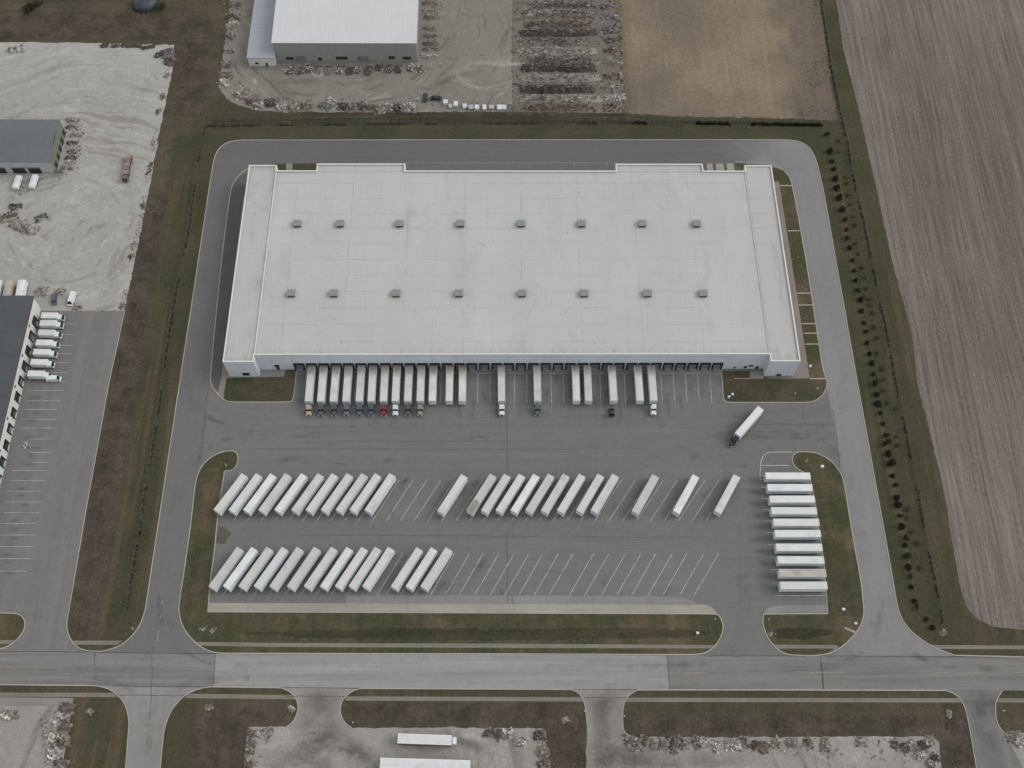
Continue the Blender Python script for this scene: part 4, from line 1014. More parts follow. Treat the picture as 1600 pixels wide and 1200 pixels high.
def make_tractor(name="semi_tractor"):
    t = empty(name, (0, 0, 0))
    MB().box(-3.6, 4.7, -.45, -.3, .75, 1.0).box(-3.6, 4.7, .3, .45, .75, 1.0).box(-2.6, -1.0, -.5, .5, 1.0, 1.12).box(-1.9, -1.3, -1.1, 1.1, .45, .6).build("frame", M['chassis'], t)
    # cab with sleeper
    cab = MB()
    cab.hexa([(.55, -1.15, .9), (2.75, -1.15, .9), (2.75, 1.15, .9), (.55, 1.15, .9)], [(.55, -1.15, 2.3), (2.9, -1.15, 2.1), (2.9, 1.15, 2.1), (.55, 1.15, 2.3)])
    cab.hexa([(.55, -1.14, 2.3), (2.9, -1.14, 2.1), (2.9, 1.14, 2.1), (.55, 1.14, 2.3)], [(.55, -1.05, 3.0), (2.35, -1.02, 2.9), (2.35, 1.02, 2.9), (.55, 1.05, 3.0)])
    cab.build("cab", M['c_white'], t)
    MB().hexa([(.58, -.98, 3.0), (2.2, -.95, 2.92), (2.2, .95, 2.92), (.58, .98, 3.0)], [(.58, -.92, 3.75), (1.1, -.88, 3.7), (1.1, .88, 3.7), (.58, .92, 3.75)]).build("roof_fairing", M['c_white'], t)
    hood = MB().hexa([(2.76, -.98, 1.0), (4.75, -.82, 1.0), (4.75, .82, 1.0), (2.76, .98, 1.0)], [(2.9, -.9, 2.0), (4.6, -.62, 1.7), (4.6, .62, 1.7), (2.9, .9, 2.0)])
    for s in (-1, 1): hood.hexa([(3.05, s*1.02-.22, .95), (4.35, s*1.02-.22, .95), (4.35, s*1.02+.22, .95), (3.05, s*1.02+.22, .95)], [(3.3, s*1.0-.2, 1.32), (4.1, s*1.0-.2, 1.32), (4.1, s*1.0+.2, 1.32), (3.3, s*1.0+.2, 1.32)])
    hood.build("hood", M['c_white'], t)
    MB().add([(2.93, -1.06, 2.14), (2.93, 1.06, 2.14), (2.42, .95, 2.86), (2.42, -.95, 2.86)], [(0, 1, 2, 3)]).build("windscreen", M['glass'], t)
    for s in (-1, 1):
        MB().hexa([(1.9, s*1.155-.01, 2.0), (2.65, s*1.155-.01, 2.0), (2.65, s*1.155+.01, 2.0), (1.9, s*1.155+.01, 2.0)], [(1.95, s*1.07-.01, 2.75), (2.3, s*1.07-.01, 2.75), (2.3, s*1.07+.01, 2.75), (1.95, s*1.07+.01, 2.75)]).build("side_window", M['glass'], t)
        MB().cyl((.7, s*.98, .8), (2.3, s*.98, .8), .33, n=12).build("fuel_tank", M['chrome'], t)
        MB().cyl((.42, s*1.0, .9), (.42, s*1.0, 3.9), .09, n=8).build("exhaust_stack", M['chrome'], t)
        MB().box(4.55, 4.82, s*.80-.17, s*.80+.17, 1.05, 1.32).build("headlight", M['lamp_glass'], t)
        MB().box(2.62, 2.72, s*1.42-.1, s*1.42+.1, 1.9, 2.5).box(2.6, 2.66, min(s*1.1, s*1.4), max(s*1.1, s*1.4), 2.35, 2.4).build("mirror", M['chassis'], t)
    MB().box(4.76, 4.98, -1.1, 1.1, .5, .95).build("bumper", M['chrome'], t)
    MB().box(4.70, 4.80, -.5, .5, 1.05, 1.6).build("grille", M['chassis'], t)
    for x in (-2.9, -1.55): 
        for s in (-1, 1): wheel(t, x, s*.93, .5, .58)
    for s in (-1, 1): wheel(t, 3.7, s*1.02, .5, .32)
    return t
def paint(t, key):
    for o in t.children:
        if o.name.split('.')[0] in ('cab', 'roof_fairing', 'hood'):
            o.material_slots[0].link = 'OBJECT'; o.material_slots[0].material = M['c_'+key]
def reroof(t, key):
    for o in t.children:
        if o.name.split('.')[0] == 'roof':
            o.material_slots[0].link = 'OBJECT'; o.material_slots[0].material = M[key]

trailer0 = make_trailer(); used = [False]
M['t_roof_n'] = mat_roofpaint("nose_stained_roof_skin", C(200, 199, 196), C(168, 164, 158), 'nose')
def place_trailer(x, y, rz, label, group, roof):
    t = trailer0 if not used[0] else copy_tree(trailer0)
    used[0] = True
    t.location = (x, y, .075); t.rotation_euler = (0, 0, rz); reroof(t, roof)
    return tag(t, label, "trailer", group)
# angled rows
def angled(tops, y_px, head, where, group, names):
    for k, px in enumerate(tops):
        p = G(px, y_px, 4.1); a = math.radians(head+rnd.uniform(-.35, .35))
        nx, ny = -math.sin(a), math.cos(a)                       # left of heading
        s = 1.3
        # northernmost corner is the rear-right corner seen along the heading
        c = (p.x+nx*s, p.y+ny*s)
        roof = 't_roof' if rnd.random() < .7 else 't_roof_w'
        if 'dirty grey nose' in names[k]: roof = 't_roof_n'
        place_trailer(c[0], c[1], a, names[k], group, roof)
r1 = [377.5, 400, 422.5, 445.7, 470.7, 496.5, 518.5, 542, 565, 586, 608.7]
n1 = ["white semi-trailer at the left end of the upper angled row, beside the grass island"]+[f"white semi-trailer, {ORD[k]} from the left in the upper angled row's block of eleven" for k in range(1, 10)]+["white semi-trailer ending the upper angled row's left block, next to empty bays"]
angled(r1, 739.4, -120.7, '', "white semi-trailers in the upper angled row", n1)
angled([720.7], 740.8, -120.9, '', "white semi-trailers in the upper angled row", ["white semi-trailer standing alone between two blocks of trailers in the upper angled row"])
r1b = [766, 788, 811, 833.5, 856.5, 880, 905, 934, 957]
n1b = ["semi-trailer with a dirty grey nose, left end of the upper row's middle block"]+[f"white semi-trailer, {ORD[k]} from the left in the upper angled row's middle block" for k in range(1, 8)]+["white semi-trailer at the right end of the upper angled row's middle block"]
angled(r1b, 740.2, -120.9, '', "white semi-trailers in the upper angled row", n1b)
n1c = ["lone white semi-trailer, leftmost of the three spaced out along the upper angled row", "lone white semi-trailer, middle of the three spaced out along the upper angled row", "lone white semi-trailer at the far right end of the upper angled row"]
angled([1019.5, 1082.5, 1146.7], 741, -120.9, '', "white semi-trailers in the upper angled row", n1c)
r2 = [370.6, 393, 417, 440.7, 464, 491, 517.5, 541.7, 565, 586, 606.5]
n2 = ["white semi-trailer at the left end of the lower angled row, beside the grass island"]+[f"white semi-trailer, {ORD[k]} from the left in the lower angled row by the concrete apron" for k in range(1, 10)]+["white semi-trailer at the right end of the block of eleven in the lower angled row"]
angled(r2, 854.4, -120.6, '', "white semi-trailers in the lower angled row", n2)
angled([651, 673.7, 696.7], 855, -121.0, '', "white semi-trailers in the lower angled row", ["white semi-trailer, left one of the group of three in the lower angled row", "white semi-trailer, middle one of the group of three in the lower angled row", "white semi-trailer, right one of the group of three in the lower angled row"])
# column at the right
rc = [(1195.8, 738.7), (1198.7, 756.7), (1202, 774.7), (1204.7, 793), (1208, 811), (1210, 828.3), (1212, 850), (1214.5, 869.7), (1217, 890), (1218.5, 909.3)]
for k, (px, py) in enumerate(rc):
    p = G(px, py, 4.1)
    place_trailer(p.x+16.0, p.y-1.3, math.pi+math.radians(rnd.uniform(-.3, .3)-.2), ["white semi-trailer at the top of the stacked column beside the right grass island"][0] if k == 0 else "dusty pinkish grey semi-trailer, second from the bottom of the column beside the right grass island" if k == 8 else "white semi-trailer at the bottom of the column beside the right grass island" if k == 9 else f"white semi-trailer, {ORD[k]} from the top of the column beside the right grass island", "semi-trailers in the column by the right grass island", 't_roof_b' if k == 8 else 't_roof_w')
# docked trailers, their noses to the south
dk = [481.4, 501, 521, 540.8, 561, 579.5, 599, 617.5, 637.3, 656.3, 675, 702, 722, 784, 840, 901.7, 920.6, 959.3, 1000.7, 1022]
trac = {0: ('tan', "tan-roofed"), 1: ('grey_brown', "dark grey-brown"), 2: ('dark_grey', "dark grey"), 3: ('mid_grey', "dull asphalt-grey"), 4: ('slate_green', "slate green"), 5: ('slate_blue', "slate blue"), 6: ('red', "dark red"), 7: ('white', "white"), 8: ('purple_grey', "purple-grey"), 9: ('beige', "beige grey"), 13: ('white', "white"), 14: ('slate_green', "grey-green"), 19: ('white', "white")}
tractor0 = make_tractor(); tused = [False]
def place_tractor(x, y, rz, key, label):
    t = tractor0 if not tused[0] else copy_tree(tractor0)
    tused[0] = True
    t.location = (x, y, .075); t.rotation_euler = (0, 0, rz); paint(t, key)
    return tag(t, label, "truck tractor", "truck tractors in the yard")
for k, px in enumerate(dk):
    p = G(px, 628, 4.1)
    bx = min(BAYX, key=lambda b: abs(b-p.x))
    rz = -math.pi/2+rnd.uniform(-.004, .004)
    if k in trac: lb = f"white semi-trailer backed to the dock with a {trac[k][1]} tractor at its nose"
    else: lb = {10: "white semi-trailer without a tractor at the dock, just right of the beige grey tractor's trailer", 11: "white semi-trailer at the dock, second from the right in the long block of docked trailers", 12: "white semi-trailer closing the right end of the long block of docked trailers", 15: "white semi-trailer without tractor at the dock, left one of the close pair", 16: "white semi-trailer without tractor at the dock, right one of the close pair", 17: "white semi-trailer standing alone at the dock with a tiny yard tractor before its nose", 18: "white semi-trailer without tractor beside the last docked trailer on the right"}[k]
    if k == 13: lb = "white semi-trailer with a white tractor and empty bays on both sides at mid dock"
    if k == 19: lb = "rightmost white semi-trailer at the dock, a white tractor at its nose"
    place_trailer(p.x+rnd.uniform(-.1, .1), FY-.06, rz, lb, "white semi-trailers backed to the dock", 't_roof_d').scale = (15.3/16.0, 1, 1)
    if k in trac:
        lt = f"{trac[k][1]} truck tractor coupled to a docked trailer"
        if k == 7: lt = "white truck tractor beside the dark red one in the row at the dock"
        if k == 13: lt = "white truck tractor on the lone trailer at the middle of the dock"
        if k == 19: lt = "white truck tractor on the rightmost docked trailer"
        if k == 14: lt = "grey-green truck tractor on the trailer right of the middle of the dock"
        if k == 4: lt = "slate green truck tractor on the fifth docked trailer from the left"
        place_tractor(p.x, FY-.06-15.3-.7, -math.pi/2+rnd.uniform(-.03, .03), trac[k][0], lt).scale = (.78, .92, .92)
# small yard hostler
yt = tag(empty("yard_tractor", (*G2(955.5, 645.5), .075), -math.pi/2), "small dark yard tractor standing before the nose of a docked trailer", "yard tractor")
MB().box(-1.6, 1.7, -.55, .55, .5, .85).build("frame", M['chassis'], yt)
MB().hexa([(.2, -.9, .85), (1.7, -.9, .85), (1.7, .5, .85), (.2, .5, .85)], [(.3, -.85, 2.7), (1.5, -.85, 2.7), (1.5, .45, 2.7), (.3, .45, 2.7)]).build("cab", M['c_black'], yt)
MB().box(1.62, 1.68, -.8, .4, 1.6, 2.3).build("windscreen", M['glass'], yt)
for x in (-1.0, 1.0):
    for s in (-1, 1): wheel(yt, x, s*.85, .5, .4)
# truck on the move
p, q = G(1184.7, 634.2, 4.1), G(1148, 676.5, 4.1)
a = math.atan2(q.y-p.y, q.x-p.x); nx, ny = -math.sin(a), math.cos(a)
mt = make_trailer(14.6, 't_roof_w')
mt.location = (p.x+nx*1.3, p.y+ny*1.3, .075); mt.rotation_euler = (0, 0, a)
tag(mt, "white semi-trailer being driven diagonally across the open yard below the right lawn", "trailer")
e = Vector((p.x+nx*1.3+math.cos(a)*14.6, p.y+ny*1.3+math.sin(a)*14.6))
place_tractor(e.x+.15, e.y-.1, a-math.radians(3), 'black', "near-black truck tractor pulling a trailer diagonally across the open yard")

# box trucks at the depot
def make_box_truck():
    t = empty("box_truck", (0, 0, 0))
    MB().box(-6.2, 0, -1.2, 1.2, 1.0, 3.35).build("cargo_box", M['t_side'], t)
    MB().box(-6.15, -.05, -1.15, 1.15, 3.35, 3.40).box(-3.2, -3.0, -1.15, 1.15, 3.40, 3.43).build("roof", M['t_roof_w'], t)
    MB().hexa([(.1, -1.05, .5), (1.9, -1.05, .5), (1.9, 1.05, .5), (.1, 1.05, .5)], [(.1, -1.0, 2.3), (1.1, -.95, 2.3), (1.1, .95, 2.3), (.1, 1.0, 2.3)]).build("cab", M['c_white'], t)
    MB().add([(1.80, -.98, 1.35), (1.80, .98, 1.35), (1.22, .9, 2.2), (1.22, -.9, 2.2)], [(0, 1, 2, 3)]).build("windscreen", M['glass'], t)
    MB().box(-6.2, 1.8, -.4, .4, .6, 1.0).build("frame", M['chassis'], t)
    for s in (-1, 1):
        wheel(t, -4.4, s*.95, .45, .5); wheel(t, 1.0, s*.95, .45, .3)
        MB().box(1.85, 1.95, s*.8-.15, s*.8+.15, .75, .98).build("headlight", M['lamp_glass'], t)
    return t
bt0 = make_box_truck()
bts = [(91.5, 495), (89.5, 507), (87, 522), (83.5, 537.5), (79.5, 552), (75.5, 568), (71, 586)]
for k, (px, py) in enumerate(bts):
    o = bt0 if k == 0 else copy_tree(bt0)
    p = G(px, py, 2.2); o.location = (p.x, p.y, .05); o.rotation_euler = (0, 0, math.radians(-1+rnd.uniform(-1, 1)))
    tag(o, "white box truck furthest from the camera in the line backed to the depot" if k == 0 else "white box truck at the near end of the line backed to the depot" if k == 6 else f"white box truck, {ORD[k]} from the far end of the line backed to the depot", "box truck", "white box trucks at the depot doors")
def make_car(name, label, px, py, rz, key, cat="car", L=4.7, Wd=1.85, van=False, group=None):
    p = G(px, py, .8); t = tag(empty(name, (p.x, p.y, .06), math.radians(rz)), label, cat, group); h = Wd/2
    z1 = 2.1 if van else 1.5
    m = MB().hexa([(-L/2, -h, .3), (L/2, -h, .3), (L/2, h, .3), (-L/2, h, .3)], [(-L/2+.08, -h+.04, .95), (L/2-.1, -h+.08, .85), (L/2-.1, h-.08, .85), (-L/2+.08, h-.04, .95)])
    x0, x1 = (-L/2+.1, L/2-1.0) if van else (-L/2+.9, L/2-1.3)
    m.hexa([(x0, -h+.06, .93), (x1+.5, -h+.08, .88), (x1+.5, h-.08, .88), (x0, h-.06, .93)], [(x0+.3, -h+.2, z1), (x1-.2, -h+.2, z1), (x1-.2, h-.2, z1), (x0+.3, h-.2, z1)])
    m.build("body", M['c_'+key], t)
    MB().add([(x1+.5, -h+.15, .93), (x1+.5, h-.15, .93), (x1-.12, h-.24, z1-.06), (x1-.12, -h+.24, z1-.06)], [(0, 1, 2, 3)]).build("windscreen", M['glass'], t)
    for x in (-L*.3, L*.3):
        for s in (-1, 1): wheel(t, x, s*(h-.1), .33, .22)
    for s in (-1, 1): MB().box(L/2-.14, L/2-.02, s*(h-.35)-.14, s*(h-.35)+.14, .62, .8).build("headlight", M['lamp_glass'], t)
    return t
make_car("van", "white panel van parked just past the near end of the box trucks", 84, 592, 2, 'white', "van", 5.4, 2.0, True)
make_car("van", "white and blue-grey van parked alone on the gravel above the box trucks", 112.5, 467, -97, 'white', "van", 6.2, 2.0, True)
make_car("pickup_truck", "dark blue and white pickup by the corner of the depot", 84.5, 467, -80, 'slate_blue', "pickup", 5.2, 1.9)
make_car("car", "black car at the edge of the trodden yard, left one of two dark cars", 664, 152, -90, 'black', "car", 4.6, 1.85)
make_car("car", "black car at the edge of the trodden yard, right one of two dark cars", 681, 153, 178, 'black', "car", 5.0, 1.9)
# loaded lorry in the gravel yard
p, q = G(202, 243, 1.2), G(194.5, 288, 1.2)
a = math.atan2(q.y-p.y, q.x-p.x)
lo = tag(empty("flatbed_truck", (p.x, p.y, .04), a), "flatbed lorry with an orange-brown load parked alone in the pale gravel yard", "lorry")
MB().box(0, 11.2, -1.15, 1.15, .95, 1.15).box(0, 12, -.4, .4, .6, .95).build("flatbed", M['chassis'], lo)
ld = MB()
for k in range(5): ld.rbox((1.2+k*2.05, rnd.uniform(-.08, .08), 1.65), (1.8, 2.0, .9+rnd.uniform(0, .4)), Matrix.Rotation(rnd.uniform(-.06, .06), 3, 'Z'), [0, 2, 1, 2, 1][k])
ld.build("load", [plain("orange_load", C(158, 130, 112), .8, 0, .15, 1), plain("grey_load", C(140, 132, 126), .8, 0, .15, 1), plain("red_brown_load", C(128, 113, 105), .8, 0, .15, 1)], lo)
MB().hexa([(11.4, -1.15, .5), (13.5, -1.15, .5), (13.5, 1.15, .5), (11.4, 1.15, .5)], [(11.4, -1.1, 2.8), (13.1, -1.05, 2.7), (13.1, 1.05, 2.7), (11.4, 1.1, 2.8)]).build("cab", M['c_rust'], lo)
MB().box(13.25, 13.42, -.95, .95, 1.5, 2.4).build("windscreen", M['glass'], lo)
for x in (1.4, 2.8, 9.2, 12.5):
    for s in (-1, 1): wheel(lo, x, s*.95, .5, .4)
# long white trailers at the bottom and behind the depot
def long_trailer(name, label, px, py, px2, py2, Wd, hgt, skirt=True):
    p, q = G(px, py, hgt), G(px2, py2, hgt); L = math.hypot(q.x-p.x, q.y-p.y); a = math.atan2(q.y-p.y, q.x-p.x)
    nx, ny = -math.sin(a), math.cos(a)
    t = tag(empty(name, (p.x-nx*Wd/2, p.y-ny*Wd/2, .05), a), label, "trailer")
    h = Wd/2
    MB().box(0, L, -h, h, .95, hgt-.05).build("body", M['t_side'], t)
    m = MB(); nb = 12
    for k in range(nb):
        xa, xb = L*k/nb, L*(k+1)/nb
        m.add([(xa, -h-.05, hgt-.08), (xb, -h-.05, hgt-.08), (xb, 0, hgt+.12), (xa, 0, hgt+.12), (xb, h+.05, hgt-.08), (xa, h+.05, hgt-.08)], [(0, 1, 2, 3), (3, 2, 4, 5)])
    m.build("roof", M['t_roof_w'], t)
    if skirt: MB().box(.1, L-.1, -h-.04, -h+.02, .35, 2.3).box(.1, L-.1, h-.02, h+.04, .35, 2.3).build("skirt", M['red_skirt'], t)
    MB().box(.3, L-.3, -.5, .5, .55, .95).build("underframe", M['chassis'], t)
    for x in (1.6, 2.9, L-2.5):
        for s in (-1, 1): wheel(t, x, s*(h-.3), .5, .4)
    return t, L
lt, L = long_trailer("box_trailer", "shorter white box trailer with a dark red skirt in the bottom gravel lot", 622, 1146, 706, 1149, 2.9, 3.8)
MB().box(L+.1, L+1.5, -1.1, 1.1, 1.0, 2.6).box(L+.3, L+1.2, -1.0, 1.0, 2.6, 3.2).build("hitch_cabin", M['c_white'], lt)
long_trailer("box_trailer", "long red-skirted white box trailer cut by the photo's bottom edge", 594.5, 1184, 735, 1188, 3.0, 3.8)
for k, (px, c) in enumerate(((40, "clean white"), (20, "dull tan"), (2, "white"))):
    tt, L = long_trailer("box_trailer", f"{c} trailer poking out behind the dark-roofed depot", px, 437, px-9, 480, 2.7, 3.6, False)
    if k == 1:
        for o in tt.children:
            if o.name.startswith(('body', 'roof')):
                o.material_slots[0].link = 'OBJECT'; o.material_slots[0].material = plain("tan_canvas", C(176, 170, 158), .8, 0, .15, .4)
for k, (px, py, s) in enumerate(((33.5, 274, "left"), (59, 273, "right"))):
    tt, L = long_trailer("box_trailer", f"small white trailer nosed up to the workshop's front, {s} one of two", px, py, px-6.5, py+19, 2.2, 2.4, False)
# ------------------------------------------------------------------ fences
M['fence_steel'] = plain("dull_fence_steel", C(104, 104, 100), .6, .3, .15, 2)
def mat_mesh():
    n = N("chain_link", .6, .4, .3)
    n.b.inputs['Base Color'].default_value = C(96, 96, 92)
    P = n.pos(); x = n.sep(P); s = n.math('ADD', x[0], x[1])
    f1 = n.math('ABSOLUTE', n.math('SUBTRACT', n.math('FRACT', n.math('DIVIDE', n.math('ADD', s, x[2]), .3)), .5))
    f2 = n.math('ABSOLUTE', n.math('SUBTRACT', n.math('FRACT', n.math('DIVIDE', n.math('SUBTRACT', s, x[2]), .3)), .5))
    n.put(n.b.inputs['Alpha'], n.rng(n.math('MINIMUM', f1, f2), .05, .09, 1, 0)); return n.m
M['mesh'] = mat_mesh()
def resample(p, step):
    out = [p[0]]; acc = 0
    for a, b in zip(p, p[1:]):
        L = math.hypot(b[0]-a[0], b[1]-a[1]); t = step-acc
        while t < L:
            out.append((a[0]+(b[0]-a[0])*t/L, a[1]+(b[1]-a[1])*t/L)); t += step
        acc = L-(t-step)
    return out
def fence(px, label, step):
    p = GL(px); q = resample(p, step); o = q[0]
    f = tag(empty("chain_link_fence", (o[0], o[1], 0)), label, "fence")
    pm = MB().cyl((0, 0, 0), (0, 0, 2.2), .06, n=6).cyl((0, 0, 2.2), (0, 0, 2.3), .09, .03, n=6)
    first = None
    for (x, y) in q[:99]:
        if first is None: first = pm.build("post", M['steel'], f); c = first
        else: c = first.copy(); COL.objects.link(c); c.parent = f
        c.location = (x-o[0], y-o[1], 0)
    m = MB(); r = MB()
    for a, b in zip(q, q[1:]):
        A = (a[0]-o[0], a[1]-o[1]); B = (b[0]-o[0], b[1]-o[1])
        m.add([(A[0], A[1], .05), (B[0], B[1], .05), (B[0], B[1], 2.1), (A[0], A[1], 2.1)], [(0, 1, 2, 3)])
        for z in (2.12, .1): r.cyl((A[0], A[1], z), (B[0], B[1], z), .03, n=5, caps=False)
    m.build("mesh_fabric", M['mesh'], f); r.build("rail", M['fence_steel'], f)
    return q
west_px = [(320, 198), (312, 237), (303, 300), (296, 357), (282, 420), (272, 475), (260, 550), (254, 600), (241, 687), (226, 775), (217, 840), (206, 900), (201, 945), (196, 965)]
north_px = [(322, 197.5), (400, 196), (600, 194.5), (800, 193), (1000, 193), (1160, 193.5), (1282, 195)]
east_px = [(1281, -6), (1300, 115), (1316, 191), (1323, 220), (1330, 262), (1338, 300), (1355, 375), (1367, 435), (1380, 495), (1395, 570), (1400, 600), (1420, 700), (1435, 775), (1450, 860), (1459, 900), (1464, 922), (1474, 985)]
wq = fence(west_px, "chain-link fence running down the grass left of the warehouse's west drive", 3.0)
nq = fence(north_px, "chain-link fence along the dark ditch behind the warehouse's rear drive", 3.0)
eq = fence(east_px, "chain-link fence between the shrub rows and the ploughed field on the right", 3.3)

# weeds that nobody mows along the fences and the ditch
def weeds(name, lines, n_per_m, hmin, hmax, spread, mat):
    vs, fs = [], []
    for line in lines:
        for a, b in zip(line, line[1:]):
            L = math.hypot(b[0]-a[0], b[1]-a[1])
            for _ in range(int(L*n_per_m+rnd.random())):
                t = rnd.random(); x = a[0]+(b[0]-a[0])*t+rnd.gauss(0, spread); y = a[1]+(b[1]-a[1])*t+rnd.gauss(0, spread)
                if mnoise.noise(Vector((x*.08, y*.08, 2))) < -.12: continue
                h = rnd.uniform(hmin, hmax)
                for _k in range(4):
                    an = rnd.uniform(0, 6.28); w = h*.4; lx, ly = math.cos(an), math.sin(an); tx, ty = rnd.gauss(0, h*.45), rnd.gauss(0, h*.45)
                    o = len(vs); vs += [(x-lx*w, y-ly*w, .02), (x+lx*w, y+ly*w, .02), (x+lx*w*.6+tx, y+ly*w*.6+ty, h), (x-lx*w*.6+tx, y-ly*w*.6+ty, h*.9)]
                    fs.append((o, o+1, o+2, o+3))
    me = bpy.data.meshes.new(name); me.from_pydata(vs, [], fs); me.materials.append(mat)
    o = bpy.data.objects.new(name, me); COL.objects.link(o); return tag(o, kind='stuff')
weeds("fence_line_weeds", [wq, nq, [q for q in eq]], 3.4, .18, .48, .22, M['weeds'])
weeds("fence_line_weeds", [GL([(990, 192.5), (1120, 193.5), (1284, 196)])], 9, .3, .8, .4, M['weeds'])
weeds("ditch_weeds", [GL([(320, 186), (560, 183.5), (800, 181), (1000, 187), (1300, 189)]), GL([(600, 991), (900, 990), (1100, 989)])], 1.2, .12, .35, 1.0, M['ditch'])

# ------------------------------------------------------------------ young evergreens in two rows
def mat_leaf(name, a, b, dry):
    n = N(name, .9, 0, .1)
    r = n.rand()
    c = n.mix(n.noise(n.objc(), 2.2, 3), a, b)
    c = n.mix(n.math('MULTIPLY', n.rng(r, .72, 1), .5), c, dry)
    return n.done(c)
M['leaf_dark'] = mat_leaf("dark_evergreen_leaf", C(35, 42, 32), C(52, 58, 43), C(78, 74, 54))
M['leaf_mix'] = mat_leaf("olive_shrub_leaf", C(58, 60, 42), C(82, 80, 54), C(104, 90, 62))
M['bark'] = plain("grey_brown_bark", C(84, 74, 64), .95, 0, .2, 3)
def crown_mesh(seed, n, rx, rz, zc, leaf, cone=False):
    r = random.Random(seed); m = MB()
    lobes = [(r.gauss(0, rx*.42), r.gauss(0, rx*.42), zc+r.gauss(0, rz*.35), r.uniform(.35, .6)) for _ in range(8)]
    for _ in range(n):
        lx, ly, lz, ls = r.choice(lobes)
        if cone:
            t = r.random()**1.4; rad = rx*(1-t)*math.sqrt(r.random())+.05; an = r.uniform(0, 6.28)
            x, y, z = rad*math.cos(an)*(1+.25*math.sin(an*3+seed)), rad*math.sin(an), .25+t*rz*2
        else:
            d = Vector((r.gauss(0, 1), r.gauss(0, 1), r.gauss(0, 1))).normalized()*(r.random()**.4)
            x, y, z = lx+d.x*rx*ls, ly+d.y*rx*ls, max(.1, lz+d.z*rz*ls)
        s = leaf*r.uniform(.6, 1.4); R = Matrix.Rotation(r.uniform(0, 6.28), 3, 'Z') @ Matrix.Rotation(r.uniform(-1.1, 1.1), 3, 'X')
        p = [Vector((x, y, z))+R @ Vector(v) for v in ((-s, -s*.45, 0), (s*.2, -s*.55, .02), (s, 0, 0), (s*.1, s*.55, .02))]
        m.add(p, [(0, 1, 2, 3)])
    return m
def make_shrub(seed, name, mat, n, rx, rz, zc, leaf, cone=False):
    t = empty(name, (0, 0, 0))
    tr = MB().cyl((0, 0, 0), (.03, .02, zc), .08, .04, 6)
    for k in range(4):
        a = k*1.6+seed; tr.cyl((.02, .01, zc*.5), (math.cos(a)*rx*.55, math.sin(a)*rx*.55, zc*1.15), .035, .012, 4)
    tr.build("trunk", M['bark'], t)
    crown_mesh(seed, n, rx, rz, zc, leaf, cone).build("crown", mat, t)
    return t
sh1 = [make_shrub(s, "evergreen_shrub", M['leaf_dark'], 520, 1.05, 1.1, 1.2, .22, s % 2 == 0) for s in (1, 2, 3, 4)]
sh2 = [make_shrub(s, "olive_shrub", M['leaf_mix'], 170, .9, .6, .7, .17) for s in (11, 12, 13)]
def zp(l, x0, y0, s): return [(x0+x/s, y0+y/s) for x, y in l]
row1 = zp([(135, 178), (165, 335), (180, 425), (200, 500), (215, 590), (230, 680), (250, 770), (275, 880), (300, 975), (320, 1065), (330, 1150)], 1270, 180, 6)+\
    zp([(42, 100), (75, 215), (90, 312), (105, 405), (120, 505), (150, 585), (160, 690), (183, 800), (203, 887), (210, 990), (235, 1090), (258, 1180)], 1320, 370, 6)+\
    zp([(95, 140), (105, 230), (125, 335), (135, 420), (160, 505), (185, 605), (210, 720), (210, 795), (230, 890), (260, 985), (275, 1095), (298, 1180)], 1350, 560, 6)+\
    zp([(105, 130), (115, 185), (130, 265), (143, 345), (170, 435), (170, 485), (185, 570), (195, 650), (208, 718), (215, 800), (240, 905), (255, 950), (330, 1040), (375, 1105)], 1380, 750, 4.8)
row2 = zp([(240, 230), (245, 335), (318, 580), (320, 632), (330, 740), (357, 830), (380, 945), (402, 1025)], 1270, 180, 6)+\
    zp([(105, 55), (135, 150), (170, 280), (187, 370), (210, 480), (230, 575), (245, 635), (265, 705), (285, 850), (300, 945), (310, 1085)], 1320, 370, 6)+\
    zp([(170, 90), (180, 195), (190, 295), (225, 415), (300, 470), (305, 728), (325, 810)], 1350, 560, 6)+\
    zp([(185, 215), (190, 275), (215, 385), (258, 465), (280, 660)], 1380, 750, 4.8)
for (row, protos, word, place, cat) in ((row1, sh1, "dark evergreen shrub", "in the shrub row nearer the east drive", "shrub"), (row2, sh2, "small olive shrub", "in the sparse row nearer the east fence", "shrub")):
    taken = set(); n = len(row)
    for k, (px, py) in enumerate(row):
        i = k % len(protos) if k < len(protos) else rnd.randrange(len(protos))
        o = protos[i] if i not in taken else copy_tree(protos[i]); taken.add(i)
        p = G(px, py, .9); o.location = (p.x, p.y, 0)
        s = rnd.uniform(.75, 1.28) if row is row1 else rnd.uniform(.7, 1.2); o.scale = (s*rnd.uniform(.85, 1.15), s*rnd.uniform(.85, 1.15), s*rnd.uniform(.8, 1.15)); o.rotation_euler = (0, 0, rnd.uniform(0, 6.28))
        end = f"{ordw(k)} from the far end" if k < n/2 else f"{ordw(n-1-k)} from the near end"
        tag(o, f"{word}, {end} {place}", cat, "evergreens "+place if row is row1 else "olive shrubs "+place)
# undergrowth in the shrub strip
weeds("shrub_strip_weeds", [[G2(x+3, y) for x, y in row1], [G2(x+2, y) for x, y in row2]], 2.0, .1, .25, 1.2, M['lawn'])

